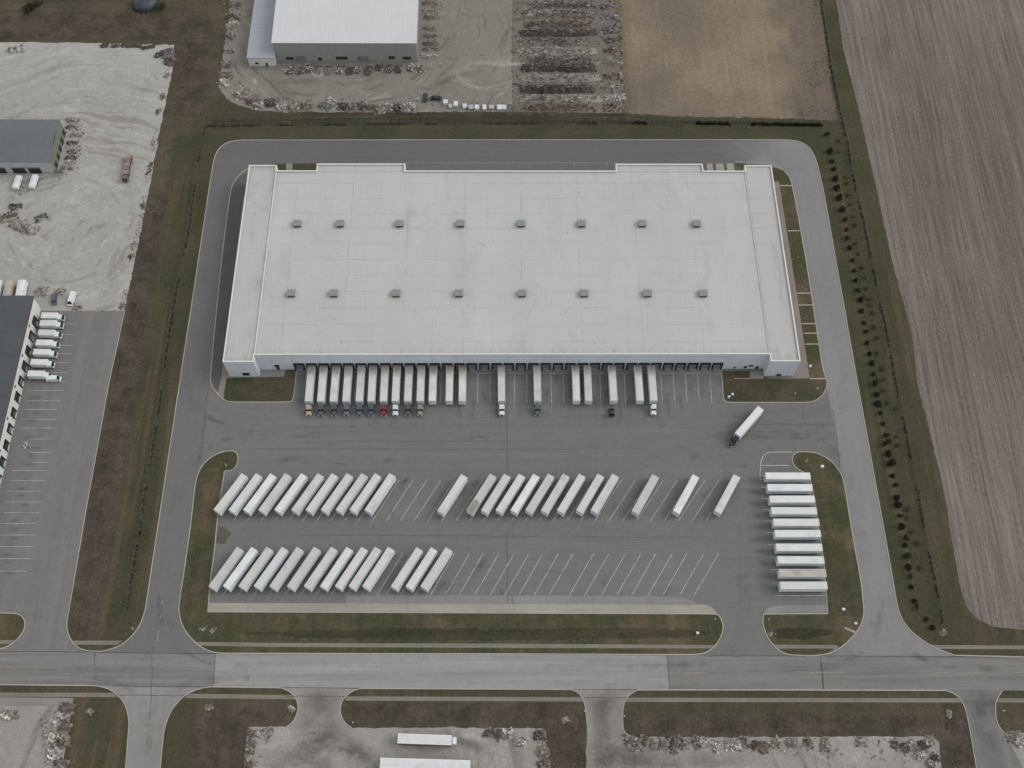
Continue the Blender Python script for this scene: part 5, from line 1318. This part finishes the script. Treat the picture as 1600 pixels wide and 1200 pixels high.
# ------------------------------------------------------------------ scrap heaps, stacks and rubble
def mat_tint(name):
    n = N(name, .85, .0, .2)
    a = n.attr('tint'); c = n.vary(a.outputs['Color'], n.noise(n.pos(), 1.3, 4, .7), .25)
    return n.done(c)
M['tint'] = mat_tint("scrap_pieces")
M['mound'] = mat_gravel("heaped_soil_and_fines", C(128, 121, 114), C(88, 80, 74), .1, (0, 0))
M['mound_dark'] = mat_gravel("dark_heaped_fines", C(84, 80, 76), C(54, 51, 50), .1)
M['mound_pale'] = mat_gravel("pale_heaped_stone", C(152, 148, 141), C(112, 106, 99), .1)
PAL = {'mixed': [(150, 148, 144), (120, 112, 106), (96, 82, 74), (70, 66, 66), (176, 174, 170), (110, 84, 74), (58, 58, 62), (132, 122, 112)],
       'rust': [(112, 78, 66), (96, 70, 62), (128, 104, 92), (74, 60, 56), (140, 132, 124), (60, 54, 54)],
       'dark': [(50, 50, 54), (64, 62, 62), (38, 40, 44), (92, 88, 86), (120, 116, 112), (48, 54, 58)],
       'white': [(205, 204, 200), (188, 186, 180), (170, 168, 164), (214, 214, 212), (120, 116, 112), (150, 146, 140)],
       'pale': [(170, 166, 158), (150, 144, 136), (186, 182, 174), (132, 124, 116), (104, 96, 90)],
       'blue': [(84, 92, 104), (120, 128, 136), (66, 72, 82), (160, 164, 168), (100, 96, 94)]}
for _k in PAL: PAL[_k] = [tuple(c*(.82 if _k == 'white' else .62)+g*(.18 if _k == 'white' else .38) for c, g in zip(q, (126, 120, 114))) for q in PAL[_k]]
def make_heap(px, py, L, Wd, Hh, ang, pal, label, name="scrap_heap", cat="scrap heap", n=None, chunk=1.0, mound='mound', group=None, seed=None, slabby=.5, align=False):
    r = random.Random(seed if seed is not None else int(px*13+py*7))
    p = G(px, py, Hh*.4); t = tag(empty(name, (p.x, p.y, 0), math.radians(ang)), label, cat, group)
    nu, nv = max(6, int(L/1.0)), max(6, int(Wd/.8)); vs = []; fs = []
    def prof(u, v):
        e = max(0, 1-abs(u)**3.5)*max(0, 1-abs(v)**2.0)
        nn = mnoise.noise(Vector((u*L*.28+px, v*Wd*.35, 1.7)))*.55+mnoise.noise(Vector((u*L*.9+px, v*Wd*.9, 4.4)))*.3
        return max(0, e*(.62+nn))*Hh
    for i in range(nu+1):
        for j in range(nv+1):
            u, v = -1+2*i/nu, -1+2*j/nv
            wob = 1+.22*mnoise.noise(Vector((u*2.2+px, v*2.2, 8)))
            vs.append((u*L/2*wob, v*Wd/2*wob, prof(u, v)+.0 if 0 < i < nu and 0 < j < nv else -.02))
    for i in range(nu):
        for j in range(nv):
            a = i*(nv+1)+j; fs.append((a, a+nv+1, a+nv+2, a+1))
    MB().add(vs, fs).build("mound", M[mound], t)
    m = MB(); n = n or int(L*Wd*.55)+10
    for _ in range(n):
        u, v = -1+2*(_+r.random())/n, max(-1, min(1, r.gauss(0, .5)))
        z = prof(u, v); col = r.choice(PAL[pal]); f = r.uniform(.8, 1.12); c = C(min(255, col[0]*f), min(255, col[1]*f), min(255, col[2]*f))
        k = r.random(); s = chunk*r.uniform(.45, 1.25)
        if k < slabby: size = (s*r.uniform(1.0, 2.4), s*r.uniform(.5, 1.2), s*r.uniform(.06, .3))
        elif k < .8: size = (s*.8, s*r.uniform(.5, 1), s*r.uniform(.4, .8))
        else: size = (s*r.uniform(1.8, 3.6), s*.12, s*.12)
        R = Matrix.Rotation(r.gauss(0, .25) if align else r.uniform(0, 6.28), 3, 'Z') @ Matrix.Rotation(r.gauss(0, .35), 3, 'X') @ Matrix.Rotation(r.gauss(0, .35), 3, 'Y')
        m.rbox((u*L/2, v*Wd/2, z+size[2]*.3+.03), size, R, 0, c)
    m.build("scrap_pieces", M['tint'], t, colattr=True)
    return t
# long windrows of scrap in the yard at the top
wr = [(888, 5, 'mixed'), (884, 20, 'mixed'), (882, 36, 'rust'), (880, 50, 'dark'), (876, 63, 'mixed'), (880, 78, 'pale'), (884, 92, 'mixed'), (882, 104, 'dark'), (884, 120, 'pale'), (880, 137, 'dark'), (884, 152, 'pale'), (884, 166, 'rust')]
for k, (px, py, pal) in enumerate(wr):
    make_heap(px-9, py, rnd.uniform(31, 36), rnd.uniform(3.6, 5.0), rnd.uniform(1.8, 3.0), rnd.uniform(-1.5, 1.5), pal, f"long {'dark rusty' if pal in ('dark', 'rust') else 'pale grey' if pal == 'pale' else 'mixed'} scrap windrow, {ordw(11-k)} from the near edge of the yard", "scrap_windrow", "scrap windrow", 260, .78, 'mound_dark' if pal == 'dark' else 'mound_pale' if pal == 'pale' else 'mound', "long windrows of scrap", 40+k, .6, True)
er = [(951, 8, 'mixed'), (955, 26, 'blue'), (956, 44, 'blue'), (957, 62, 'dark'), (958, 80, 'rust'), (959, 98, 'pale'), (960, 118, 'mixed'), (960, 136, 'pale'), (961, 152, 'white'), (958, 167, 'rust')]
for k, (px, py, pal) in enumerate(er):
    make_heap(px, py, rnd.uniform(7, 9.5), 4.2, rnd.uniform(1.2, 2.0), rnd.uniform(-20, 20), pal, f"small {'bluish metal' if pal == 'blue' else 'pale rubble' if pal in ('pale', 'white') else 'brown scrap'} heap right of the windrows, {ordw(9-k)} from the near corner", "scrap_heap", "scrap heap", 60, .8, 'mound', "heaps along the right edge of the scrap yard", 80+k)
# clutter round the white-roofed shed
for k, (px, py, pal) in enumerate([(368, 6, 'mixed'), (366, 27, 'dark'), (362, 38, 'white'), (358, 56, 'mixed'), (357, 78, 'pale'), (355, 100, 'blue'), (353, 116, 'rust'), (350, 128, 'white')]):
    make_heap(px, py, rnd.uniform(4.4, 6.2), 3.8, rnd.uniform(1.0, 1.8), rnd.uniform(-40, 40), pal, f"{'white bag and sheet' if pal == 'white' else 'old machinery'} heap left of the shed annex, {ordw(k)} from the photo's top", "junk_heap", "junk heap", 36, .75, 'mound', "junk along the left edge of the shed's yard", 100+k)
front = [(452, 108, 'white'), (469, 110, 'pale'), (482, 106, 'white'), (496, 108, 'mixed'), (512, 109, 'pale'), (531, 108, 'white'), (546, 110, 'dark'), (558, 108, 'white'), (575, 110, 'mixed'), (592, 105, 'mixed'), (606, 107, 'pale'), (622, 108, 'dark'), (642, 106, 'white'), (657, 107, 'white')]
for k, (px, py, pal) in enumerate(front):
    make_heap(px, py, rnd.uniform(2.8, 3.8), rnd.uniform(4.6, 6.2), rnd.uniform(.7, 1.3), rnd.uniform(-6, 6), pal, f"small stack of {'white drums and boards' if pal == 'white' else 'parts and pallets'} against the shed's front wall, {ordw(k)} from the left", "parts_stack", "stack", 36, .62, 'mound_dark', "stacks along the shed's front wall", 120+k)
for k, (px, py, pal) in enumerate([(672, 4, 'rust'), (672, 16, 'white'), (674, 27, 'mixed'), (672, 44, 'pale'), (672, 56, 'blue'), (673, 68, 'dark'), (672, 76, 'mixed'), (672, 87, 'white')]):
    make_heap(px, py, rnd.uniform(6.0, 7.5), 2.7, rnd.uniform(.8, 1.4), rnd.uniform(-6, 6), pal, f"low {'white' if pal == 'white' else 'mixed'} machine parts by the shed's right wall, {ordw(7-k)} from the near corner", "parts_stack", "stack", 34, .65, 'mound', "rows of parts along the shed's right wall", 140+k)
edge = [(376, 148, 'pale'), (394, 155, 'mixed'), (404, 163, 'white'), (422, 160, 'dark'), (440, 168, 'white'), (460, 167, 'pale'), (478, 165, 'mixed'), (508, 165, 'blue'), (517, 158, 'white'), (538, 166, 'dark'), (550, 167, 'mixed'), (562, 166, 'dark'), (582, 169, 'rust'), (596, 169, 'pale'), (609, 166, 'white'), (620, 168, 'dark'), (634, 164, 'white'), (642, 168, 'white')]
for k, (px, py, pal) in enumerate(edge):
    make_heap(px, py, rnd.uniform(4.4, 6.0), rnd.uniform(4.0, 5.2), rnd.uniform(1.1, 2.0), rnd.uniform(-25, 25), pal, f"waste heap of {'white lumps' if pal == 'white' else 'dark pieces' if pal == 'dark' else 'brown rubble'} along the shed yard's near edge, {ordw(k)} from left", "waste_heap", "waste heap", 62, .8, 'mound' if pal != 'dark' else 'mound_dark', "waste heaps along the near edge of the shed's yard", 160+k)
# white crates by the right end of that edge
def make_crate(px, py, sx, sy, sz, rz, label, group, mat='t_side'):
    p = G(px, py, sz/2); t = tag(empty("crate", (p.x, p.y, 0), math.radians(rz)), label, "crate", group)
    m = MB().box(-sx/2, sx/2, -sy/2, sy/2, .12, sz)
    m.build("body", M[mat], t)
    s = MB()
    for k in range(3): s.box(-sx/2-.03, sx/2+.03, -sy/2+.1+k*(sy-.3)/2, -sy/2+.2+k*(sy-.3)/2, .0, .12)
    for k in range(4): s.box(-sx/2+.1+k*(sx-.3)/3, -sx/2+.2+k*(sx-.3)/3, -sy/2-.04, sy/2+.04, sz, sz+.05)
    s.build("slats", M['t_end'], t); return t
wc = [(696, 160), (704, 166), (712, 163), (726, 166), (736, 168), (745, 168), (757, 168), (768, 168), (780, 168), (787, 168)]
for k, (px, py) in enumerate(wc):
    make_crate(px, py, rnd.uniform(1.6, 2.2), rnd.uniform(1.9, 2.6), rnd.uniform(.9, 1.5), rnd.uniform(-8, 8), f"pale lined crate in the row beside the ditch, {ordw(k)} from the two dark cars", "pale crates by the ditch", 't_roof_b' if k % 3 == 1 else 't_roof_w')
# west gravel yard
make_heap(25, 77, 7, 4.5, 1.4, 10, 'white', "heap of torn white sheeting near the top left corner of the pale gravel yard", "sheeting_heap", "heap", 50, 1.1, 'mound_pale')
for k, (px, py, pal, L) in enumerate([(163, 71, 'dark', 3.5), (180, 71, 'mixed', 4), (197, 71, 'dark', 5), (213, 71, 'dark', 5), (231, 73, 'dark', 6.5)]):
    make_heap(px, py, L, 2.4, .9, rnd.uniform(-8, 12), pal, f"low dark scrap heap on the pale gravel yard's top edge, {ordw(4-k)} from its corner", "scrap_heap", "scrap heap", 40, .6, 'mound_dark', "heaps on the top edge of the gravel yard", 200+k)
make_heap(250, 84, 5, 2.2, 1.0, 40, 'dark', "heap of dark poles lying slantwise near the corner of the pale gravel yard", n=30)
make_heap(262, 82, 5.5, 4.5, 1.6, 20, 'blue', "heap of grey and blue metal at the top right corner of the pale gravel yard", n=60)
make_heap(264, 95, 4.5, 4.0, 1.2, 70, 'rust', "heap of red rusty metal below the top right corner of the pale gravel yard", n=60)
for k, (px, py, pal) in enumerate([(262, 118, 'pale'), (254, 150, 'dark'), (247, 175, 'mixed'), (240, 222, 'pale'), (236, 257, 'dark'), (232, 268, 'rust'), (224, 322, 'dark'), (209, 382, 'pale'), (205, 400, 'dark'), (191, 478, 'rust')]):
    make_heap(px, py, rnd.uniform(2.2, 3.6), 2.0, .7, rnd.uniform(50, 110), pal, f"{'dark debris' if pal == 'dark' else 'broken rubble'} pile on the pale gravel yard's right edge, {ordw(k)} from the top", "debris_pile", "debris pile", 22, .6, 'mound_pale', "debris piles on the right edge of the gravel yard", 220+k)
for k, (px, py, pal) in enumerate([(113, 187, 'pale'), (112, 198, 'rust'), (120, 210, 'pale'), (114, 223, 'dark'), (115, 236, 'mixed'), (112, 246, 'dark'), (110, 253, 'white'), (104, 262, 'mixed')]):
    make_heap(px, py, rnd.uniform(4.2, 6), 2.2, rnd.uniform(.7, 1.3), rnd.uniform(-8, 8), pal, f"row of {'white' if pal == 'white' else 'grey and brown'} scrap beside the workshop's right wall, {ordw(k)} from the far end", "scrap_heap", "scrap heap", 34, .65, 'mound_pale', "scrap beside the workshop's right wall", 240+k)
for k, (px, py, pal, L, what) in enumerate([(12, 338, 'rust', 8, "brown-stained spoil heap at the left edge of the photo"), (28, 350, 'pale', 8, "pale stony spoil heap second from the left edge of the photo"), (64, 340, 'dark', 5, "dark-sided spoil heap rightmost of the group in the gravel yard"), (48, 358, 'pale', 7, "pale spoil heap nearest the camera in the group"), (24, 322, 'dark', 5, "small dark spoil heap at the back of the group")]):
    make_heap(px, py, L, L*.7, 1.6, rnd.uniform(-40, 40), pal, what, "spoil_heap", "spoil heap", 45, .8, 'mound_pale', "spoil heaps in the gravel yard", 260+k, .4)
make_heap(64, 455, 5, 4.5, 1.5, 0, 'pale', "pale rounded stone heap behind the corner of the depot", "stone_heap", "stone heap", 30, .7, 'mound_pale')
make_heap(94, 456, 4, 4, 1.2, 0, 'pale', "low stony heap behind the dark blue pickup", "stone_heap", "stone heap", 30, .7, 'mound_pale')
make_heap(120, 481, 4, 3, .6, 20, 'rust', "scatter of reddish scrap beside the lone white and blue-grey van", "scrap_heap", "scrap heap", 30, .5, 'mound_pale')
make_heap(41, 695, 1.6, 3.2, .8, 0, 'white', "jumble of white boards in a parking bay of the neighbour's yard", "board_pile", "pile", 30, .6, 'mound_dark')
# bottom lots
for k, (px, py, pal, what) in enumerate([(5, 1118, 'white', "crumpled pale sheet metal at the left edge of the photo's bottom lot"), (16, 1116, 'pale', "pale scrap next to the crumpled sheet metal in the bottom left lot"), (104, 1106, 'rust', "brown brush and scrap at the corner of the bottom left lot"), (92, 1120, 'white', "white sheeted load with dark wheels on the right edge of the bottom left lot"), (102, 1135, 'rust', "reddish scrap with a green scrap in the bottom left lot"), (82, 1154, 'white', "square white tarpaulin stack on the right edge of the bottom left lot"), (99, 1160, 'rust', "rusty pieces behind the square white stack"), (84, 1172, 'white', "narrow white boards below the square white stack"), (84, 1183, 'white', "white debris bundle nearest the bottom of the bottom left lot"), (95, 1194, 'mixed', "mixed scrap at the bottom edge of the bottom left lot")]):
    make_heap(px, py, rnd.uniform(3.5, 5), 3.0, rnd.uniform(.8, 1.5), rnd.uniform(-15, 15), pal, what, "scrap_heap", "scrap heap", 34, .85, 'mound', "scrap in the bottom left lot", 280+k, .7)
for k, (px, py, pal) in enumerate([(394, 1146, 'rust'), (406, 1147, 'white'), (418, 1142, 'pale'), (393, 1160, 'mixed'), (391, 1173, 'mixed'), (389, 1186, 'pale'), (388, 1197, 'rust')]):
    make_heap(px, py, rnd.uniform(2.6, 3.8), 2.4, .9, rnd.uniform(-40, 40), pal, f"scrap pile left of the red-skirted trailers, {ordw(k)} from the lot's back corner", "scrap_heap", "scrap heap", 30, .6, 'mound', "scrap on the left edge of the trailer lot", 300+k)
for k, (px, py, pal, what) in enumerate([(768, 1145, 'rust', "dark red scrap heap at the back edge of the trailer lot"), (776, 1146, 'dark', "black and white scrap beside the dark red heap in the trailer lot"), (793, 1147, 'white', "flat pile of pale sheets at the back edge of the trailer lot"), (812, 1160, 'white', "white folded sheet pile near the right end of the trailer lot"), (843, 1149, 'dark', "dark round scrap in the back right corner of the trailer lot"), (848, 1176, 'pale', "small rubble pile on the right edge of the trailer lot"), (850, 1193, 'rust', "rusty rubble pile on the right edge of the trailer lot")]):
    make_heap(px, py, rnd.uniform(2.8, 4.4), 3.0, .9, rnd.uniform(-40, 40), pal, what, "scrap_heap", "scrap heap", 34, .8, 'mound', None, 320+k, .7)
for k, (px, py, pal) in enumerate([(984, 1160, 'mixed'), (997, 1162, 'pale'), (1006, 1157, 'rust'), (1022, 1163, 'pale'), (1038, 1162, 'mixed'), (1050, 1165, 'dark'), (1060, 1160, 'dark'), (1071, 1163, 'pale'), (1088, 1160, 'rust'), (1099, 1160, 'white'), (1119, 1166, 'white'), (1141, 1164, 'white'), (1150, 1164, 'white'), (1163, 1160, 'mixed'), (1182, 1166, 'rust'), (1193, 1168, 'rust'), (1212, 1161, 'pale'), (1236, 1160, 'pale'), (1262, 1160, 'rust'), (1290, 1162, 'pale'), (1345, 1158, 'pale')]):
    make_heap(px, py, rnd.uniform(2.4, 3.6), rnd.uniform(3.0, 5.2), rnd.uniform(.5, 1.2), rnd.uniform(-8, 8), pal, f"{'white' if pal == 'white' else 'dark' if pal == 'dark' else 'brownish' if pal == 'rust' else 'grey'} scrap heap along the bottom right lot's back edge, {ordw(k)} from the entrance", "scrap_heap", "scrap heap", 34, .7, 'mound', "scrap heaps along the back of the bottom right lot", 340+k)
for k, (px, py, pal) in enumerate([(1400, 1163, 'rust'), (1413, 1168, 'dark'), (1426, 1164, 'white'), (1432, 1170, 'pale'), (1443, 1165, 'dark'), (1453, 1156, 'pale'), (1437, 1180, 'white'), (1461, 1184, 'dark'), (1455, 1195, 'pale')]):
    make_heap(px, py, rnd.uniform(2.4, 3.8), 2.8, rnd.uniform(.6, 1.2), rnd.uniform(-60, 60), pal, f"{'white' if pal == 'white' else 'dark' if pal == 'dark' else 'grey'} boulder cluster in the bottom right lot's right corner, {ordw(k)} from the left", "scrap_heap", "scrap heap", 26, .8, 'mound', "clusters in the right corner of the bottom right lot", 370+k, .35)
for k, (px, py, pal, what) in enumerate([(1583, 1151, 'pale', "grey rubble heap just right of the right-hand side road"), (1596, 1158, 'white', "white and grey rubble heap cut by the right edge of the photo")]):
    make_heap(px, py, 4.5, 4, 1.2, 0, pal, what, "rubble_heap", "rubble heap", 36, .9, 'mound', None, 390+k, .35)

# dark sheeted mound and bush at the top left
dm = tag(empty("covered_mound", (*G2(226, 4, 1.0), 0), 0), "dark slate-blue sheeted mound cut by the top edge of the photo", "mound")
vs, fs = [], []; nu, nv = 28, 12
for j in range(nv+1):
    for i in range(nu):
        th = 2*math.pi*i/nu; ph = math.pi/2*j/nv
        r = math.cos(ph)**.55; w = 1+.06*mnoise.noise(Vector((math.cos(th)*2, math.sin(th)*2, ph*2)))
        vs.append((5.6*r*math.cos(th)*w, 5.2*r*math.sin(th)*w, 3.6*math.sin(ph)**.9))
for j in range(nv):
    for i in range(nu): fs.append((j*nu+i, j*nu+(i+1) % nu, (j+1)*nu+(i+1) % nu, (j+1)*nu+i))
MB().add(vs, fs).build("sheet_cover", plain("slate_blue_sheeting", C(62, 68, 77), .5, 0, .45, .35, .4), dm, smooth=True)
m = MB()
for k in range(14): a = 2*math.pi*k/14; m.rbox((5.3*math.cos(a), 5.7*math.sin(a), .2), (.9, .9, .4), Matrix.Rotation(a, 3, 'Z'))
m.build("weights", M['tyre'], dm)
bs = make_shrub(31, "bush", M['leaf_mix'], 900, 2.6, 1.8, 1.7, .28); bs.location = (*G2(252, 14), 0)
tag(bs, "ragged grey-green bush against the right side of the dark sheeted mound", "bush")
for k, (px, py, s) in enumerate([(48, 14, 1.5), (60, 6, 1.1)]):
    b_ = make_shrub(33+k, "bush", M['leaf_dark'], 700, 2.0, 1.2, 1.2, .25); b_.location = (*G2(px, py), 0); b_.scale = (s, s, s*.7)
    tag(b_, ["larger dark bush in the rough grass at the top left of the photo", "smaller dark bush behind the larger one at the top left of the photo"][k], "bush")
# rough scrub: small tufts in the brown strips
def scrub_stuff(name, poly_px, n, h0, h1, mat):
    P = GL(poly_px); xs = [p[0] for p in P]; ys = [p[1] for p in P]; pts = []
    X = np.array([rnd.uniform(min(xs), max(xs)) for _ in range(n*3)]); Y = np.array([rnd.uniform(min(ys), max(ys)) for _ in range(n*3)])
    ins = dist_poly(X, Y, P) > .4
    vs, fs = [], []
    for x, y in list(zip(X[ins], Y[ins]))[:n]:
        if mnoise.noise(Vector((x*.07, y*.07, 6))) < -.05: continue
        h = rnd.uniform(h0, h1)
        for _k in range(4):
            an = rnd.uniform(0, 6.28); w = h*.45; lx, ly = math.cos(an), math.sin(an); tx, ty = rnd.gauss(0, h*.5), rnd.gauss(0, h*.5)
            o = len(vs); vs += [(x-lx*w, y-ly*w, .02), (x+lx*w, y+ly*w, .02), (x+lx*w*.6+tx, y+ly*w*.6+ty, h), (x-lx*w*.6+tx, y-ly*w*.6+ty, h*.9)]
            fs.append((o, o+1, o+2, o+3))
    me = bpy.data.meshes.new(name); me.from_pydata(vs, [], fs); me.materials.append(mat)
    o = bpy.data.objects.new(name, me); COL.objects.link(o); tag(o, kind='stuff')
M['dry'] = grassy("dry_scrub_stems", C(118, 106, 92), C(100, 92, 76), C(138, 122, 104), None, .3)
scrub_stuff("dry_scrub", [(236, 300), (262, 300), (238, 450), (214, 600), (165, 900), (150, 1000), (112, 995), (120, 900), (172, 600), (200, 490)], 2600, .08, .26, M['dry'])
scrub_stuff("dry_scrub", [(1230, -5), (1278, -5), (1300, 110), (1308, 185), (1240, 183), (1262, 100)], 1500, .08, .26, M['dry'])
scrub_stuff("dry_scrub", [(-20, 0), (330, 0), (330, 60), (300, 180), (276, 180), (280, 62), (-20, 62)], 1600, .08, .26, M['dry'])
scrub_stuff("dry_scrub", [(980, 1116), (1500, 1118), (1500, 1148), (985, 1148)], 1200, .08, .26, M['dry'])
scrub_stuff("dry_scrub", [(858, 1130), (914, 1130), (916, 1200), (860, 1200)], 350, .08, .26, M['dry'])
scrub_stuff("dry_scrub", [(1472, 1118), (1512, 1118), (1528, 1200), (1480, 1200)], 350, .08, .26, M['dry'])
# loose rubble on the yards: nobody could count it
def rubble(name, polys, n, s0, s1, pal):
    m = MB()
    for poly in polys:
        P = GL(poly); xs = [p[0] for p in P]; ys = [p[1] for p in P]
        X = np.array([rnd.uniform(min(xs), max(xs)) for _ in range(n*4)]); Y = np.array([rnd.uniform(min(ys), max(ys)) for _ in range(n*4)])
        ins = dist_poly(X, Y, P) > 0
        for x, y in list(zip(X[ins], Y[ins]))[:n]:
            if mnoise.noise(Vector((x*.12, y*.12, 3))) < .0: continue
            s = rnd.uniform(s0, s1); c = rnd.choice(PAL[pal]); f = rnd.uniform(.8, 1.15)
            R = Matrix.Rotation(rnd.uniform(0, 6.28), 3, 'Z') @ Matrix.Rotation(rnd.gauss(0, .3), 3, 'X')
            m.rbox((x, y, s*.2), (s*rnd.uniform(.8, 2), s, s*.5), R, 0, C(c[0]*f, c[1]*f, c[2]*f))
    return tag(m.build(name, M['tint'], colattr=True), kind='stuff')
rubble("loose_rubble", [[(803, 0), (970, 0), (974, 174), (803, 174)]], 1500, .2, .7, 'mixed')
rubble("loose_rubble", [[(348, 0), (372, 0), (365, 120), (400, 150), (640, 155), (800, 160), (800, 174), (400, 171), (345, 140)]], 700, .2, .6, 'mixed')
rubble("loose_rubble", [[(436, 98), (655, 98), (690, 0), (700, 0), (695, 112), (436, 120)]], 420, .2, .5, 'pale')
rubble("loose_rubble", [[(262, 75), (271, 75), (232, 300), (194, 484), (186, 484), (225, 300)], [(105, 190), (130, 190), (125, 275), (20, 310), (20, 280), (95, 275)]], 420, .15, .5, 'pale')
rubble("loose_rubble", [[(975, 1153), (1460, 1153), (1468, 1198), (1400, 1190), (980, 1178)], [(388, 1138), (430, 1138), (400, 1198), (382, 1198)], [(60, 1105), (112, 1105), (98, 1198), (70, 1198)], [(840, 1140), (852, 1140), (855, 1198), (842, 1198)]], 380, .15, .5, 'pale')
rubble("bed_stones", [[(1214, 290), (1236, 290), (1284, 585), (1262, 585)]], 200, .12, .32, 'pale')

# ------------------------------------------------------------------ small things on the lawns
def utility_box(px, py, label, s=1.0, z=.12):
    p = G(px, py, .5); t = tag(empty("utility_box", (p.x, p.y, z), rnd.uniform(-.2, .2)), label, "utility box")
    MB().box(-.8*s, .8*s, -.7*s, .7*s, -.1, .08).build("plinth", M['concrete_grey'], t)
    MB().box(-.55*s, .55*s, -.45*s, .45*s, .08, 1.05*s).box(-.6*s, .6*s, -.5*s, .5*s, 1.05*s, 1.12*s).build("cabinet", M['c_white'], t)
    MB().box(-.5*s, -.02, -.47*s, -.44*s, .15, 1.0*s).box(.02, .5*s, -.47*s, -.44*s, .15, 1.0*s).build("door", M['t_side'], t)
utility_box(1284.5, 729, "white utility cabinet on the upper part of the right grass island", .85)
utility_box(1318, 952, "white utility cabinet on the lower part of the right grass island", .75)
utility_box(1337, 974, "low white cabinet by the kerb at the bottom of the right grass island", .65)
utility_box(1144.5, 616, "pale utility box at the left end of the right-hand dock lawn, upper of two", .7)
utility_box(1139, 620, "pale utility box at the left end of the right-hand dock lawn, lower of two", .7)
utility_box(1266, 572, "small white box on the planting bed beside the warehouse corner", .7)
utility_box(1090, 989, "grey drain box standing in the ditch near the end of the south lawn", .7)
def post(px, py, label, h=1.3, z=.12, name="marker_post", cat="post"):
    p = G(px, py, h); t = tag(empty(name, (p.x, p.y, z)), label, cat)
    MB().cyl((0, 0, -.1), (0, 0, h), .12, .10, 8).build("shaft", M['c_white'], t)
    MB().cyl((0, 0, h), (0, 0, h+.14), .16, .12, 8).build("cap", M['t_rail'], t)
    MB().cyl((0, 0, -.1), (0, 0, .06), .3, n=10).build("footing", M['concrete'], t)
post(352, 725, "white marker post on the rounded tip of the left grass island", 1.6)
post(1261, 719, "white marker post on the rounded tip of the right grass island", 1.3)
post(1202, 967, "white marker post at the left end of the small lawn by the exit", 1.2)
post(1118, 966, "white marker post at the rounded end of the south lawn", 1.0)
post(206, 981, "white marker post near the kerb at the end of the west fence", 1.3, 0)
post(1243, 613.5, "white marker post in the middle of the right-hand dock lawn", 1.0)
post(1278, 606, "white marker post on the curved corner of the right-hand dock lawn", 1.0)
post(373, 705+33, "pale bollard at the mouth of the upper angled row", 1.0, .03, "bollard", "bollard")
post(1188.5, 734, "dark-footed bollard on the painted curve by the stacked trailer column", 1.0, .03, "bollard", "bollard")
post(976, 1118, "white marker post beside the middle entrance drive", 1.0, 0)
post(914, 1110, "white marker post on the left side of the middle entrance drive", 1.0, 0)
post(551, 1128, "white marker post on the right side of the left entrance drive", 1.2, 0)
post(1570, 1110, "white marker post on the right side of the right-hand side road", 1.0, 0)
for k, (px, py, lb) in enumerate([(317, 983, "pale stone cluster in the grass at the left end of the south lawn"), (333, 985, "pale drain-mouth stones in the ditch at the left end of the south lawn"), (1205, 990, "pale stones at the left end of the small exit lawn"), (883, 1124, "pale stone and timber litter left of the middle entrance drive"), (1474, 989, "pale stones where the east fence ends by the road"), (455, 1107, "pale stones in the grass left of the left entrance drive"), (1483, 1115, "pale stones and brush left of the right-hand side road"), (326, 1105, "pale stones in the brown grass right of the left side road"), (140, 1112, "dark brush and stones in the grass left of the left side road")]):
    make_heap(px, py, 2.6, 1.8, .35, rnd.uniform(0, 180), 'pale', lb, "stone_cluster", "stones", 14, .5, 'mound', None, 420+k, .3)
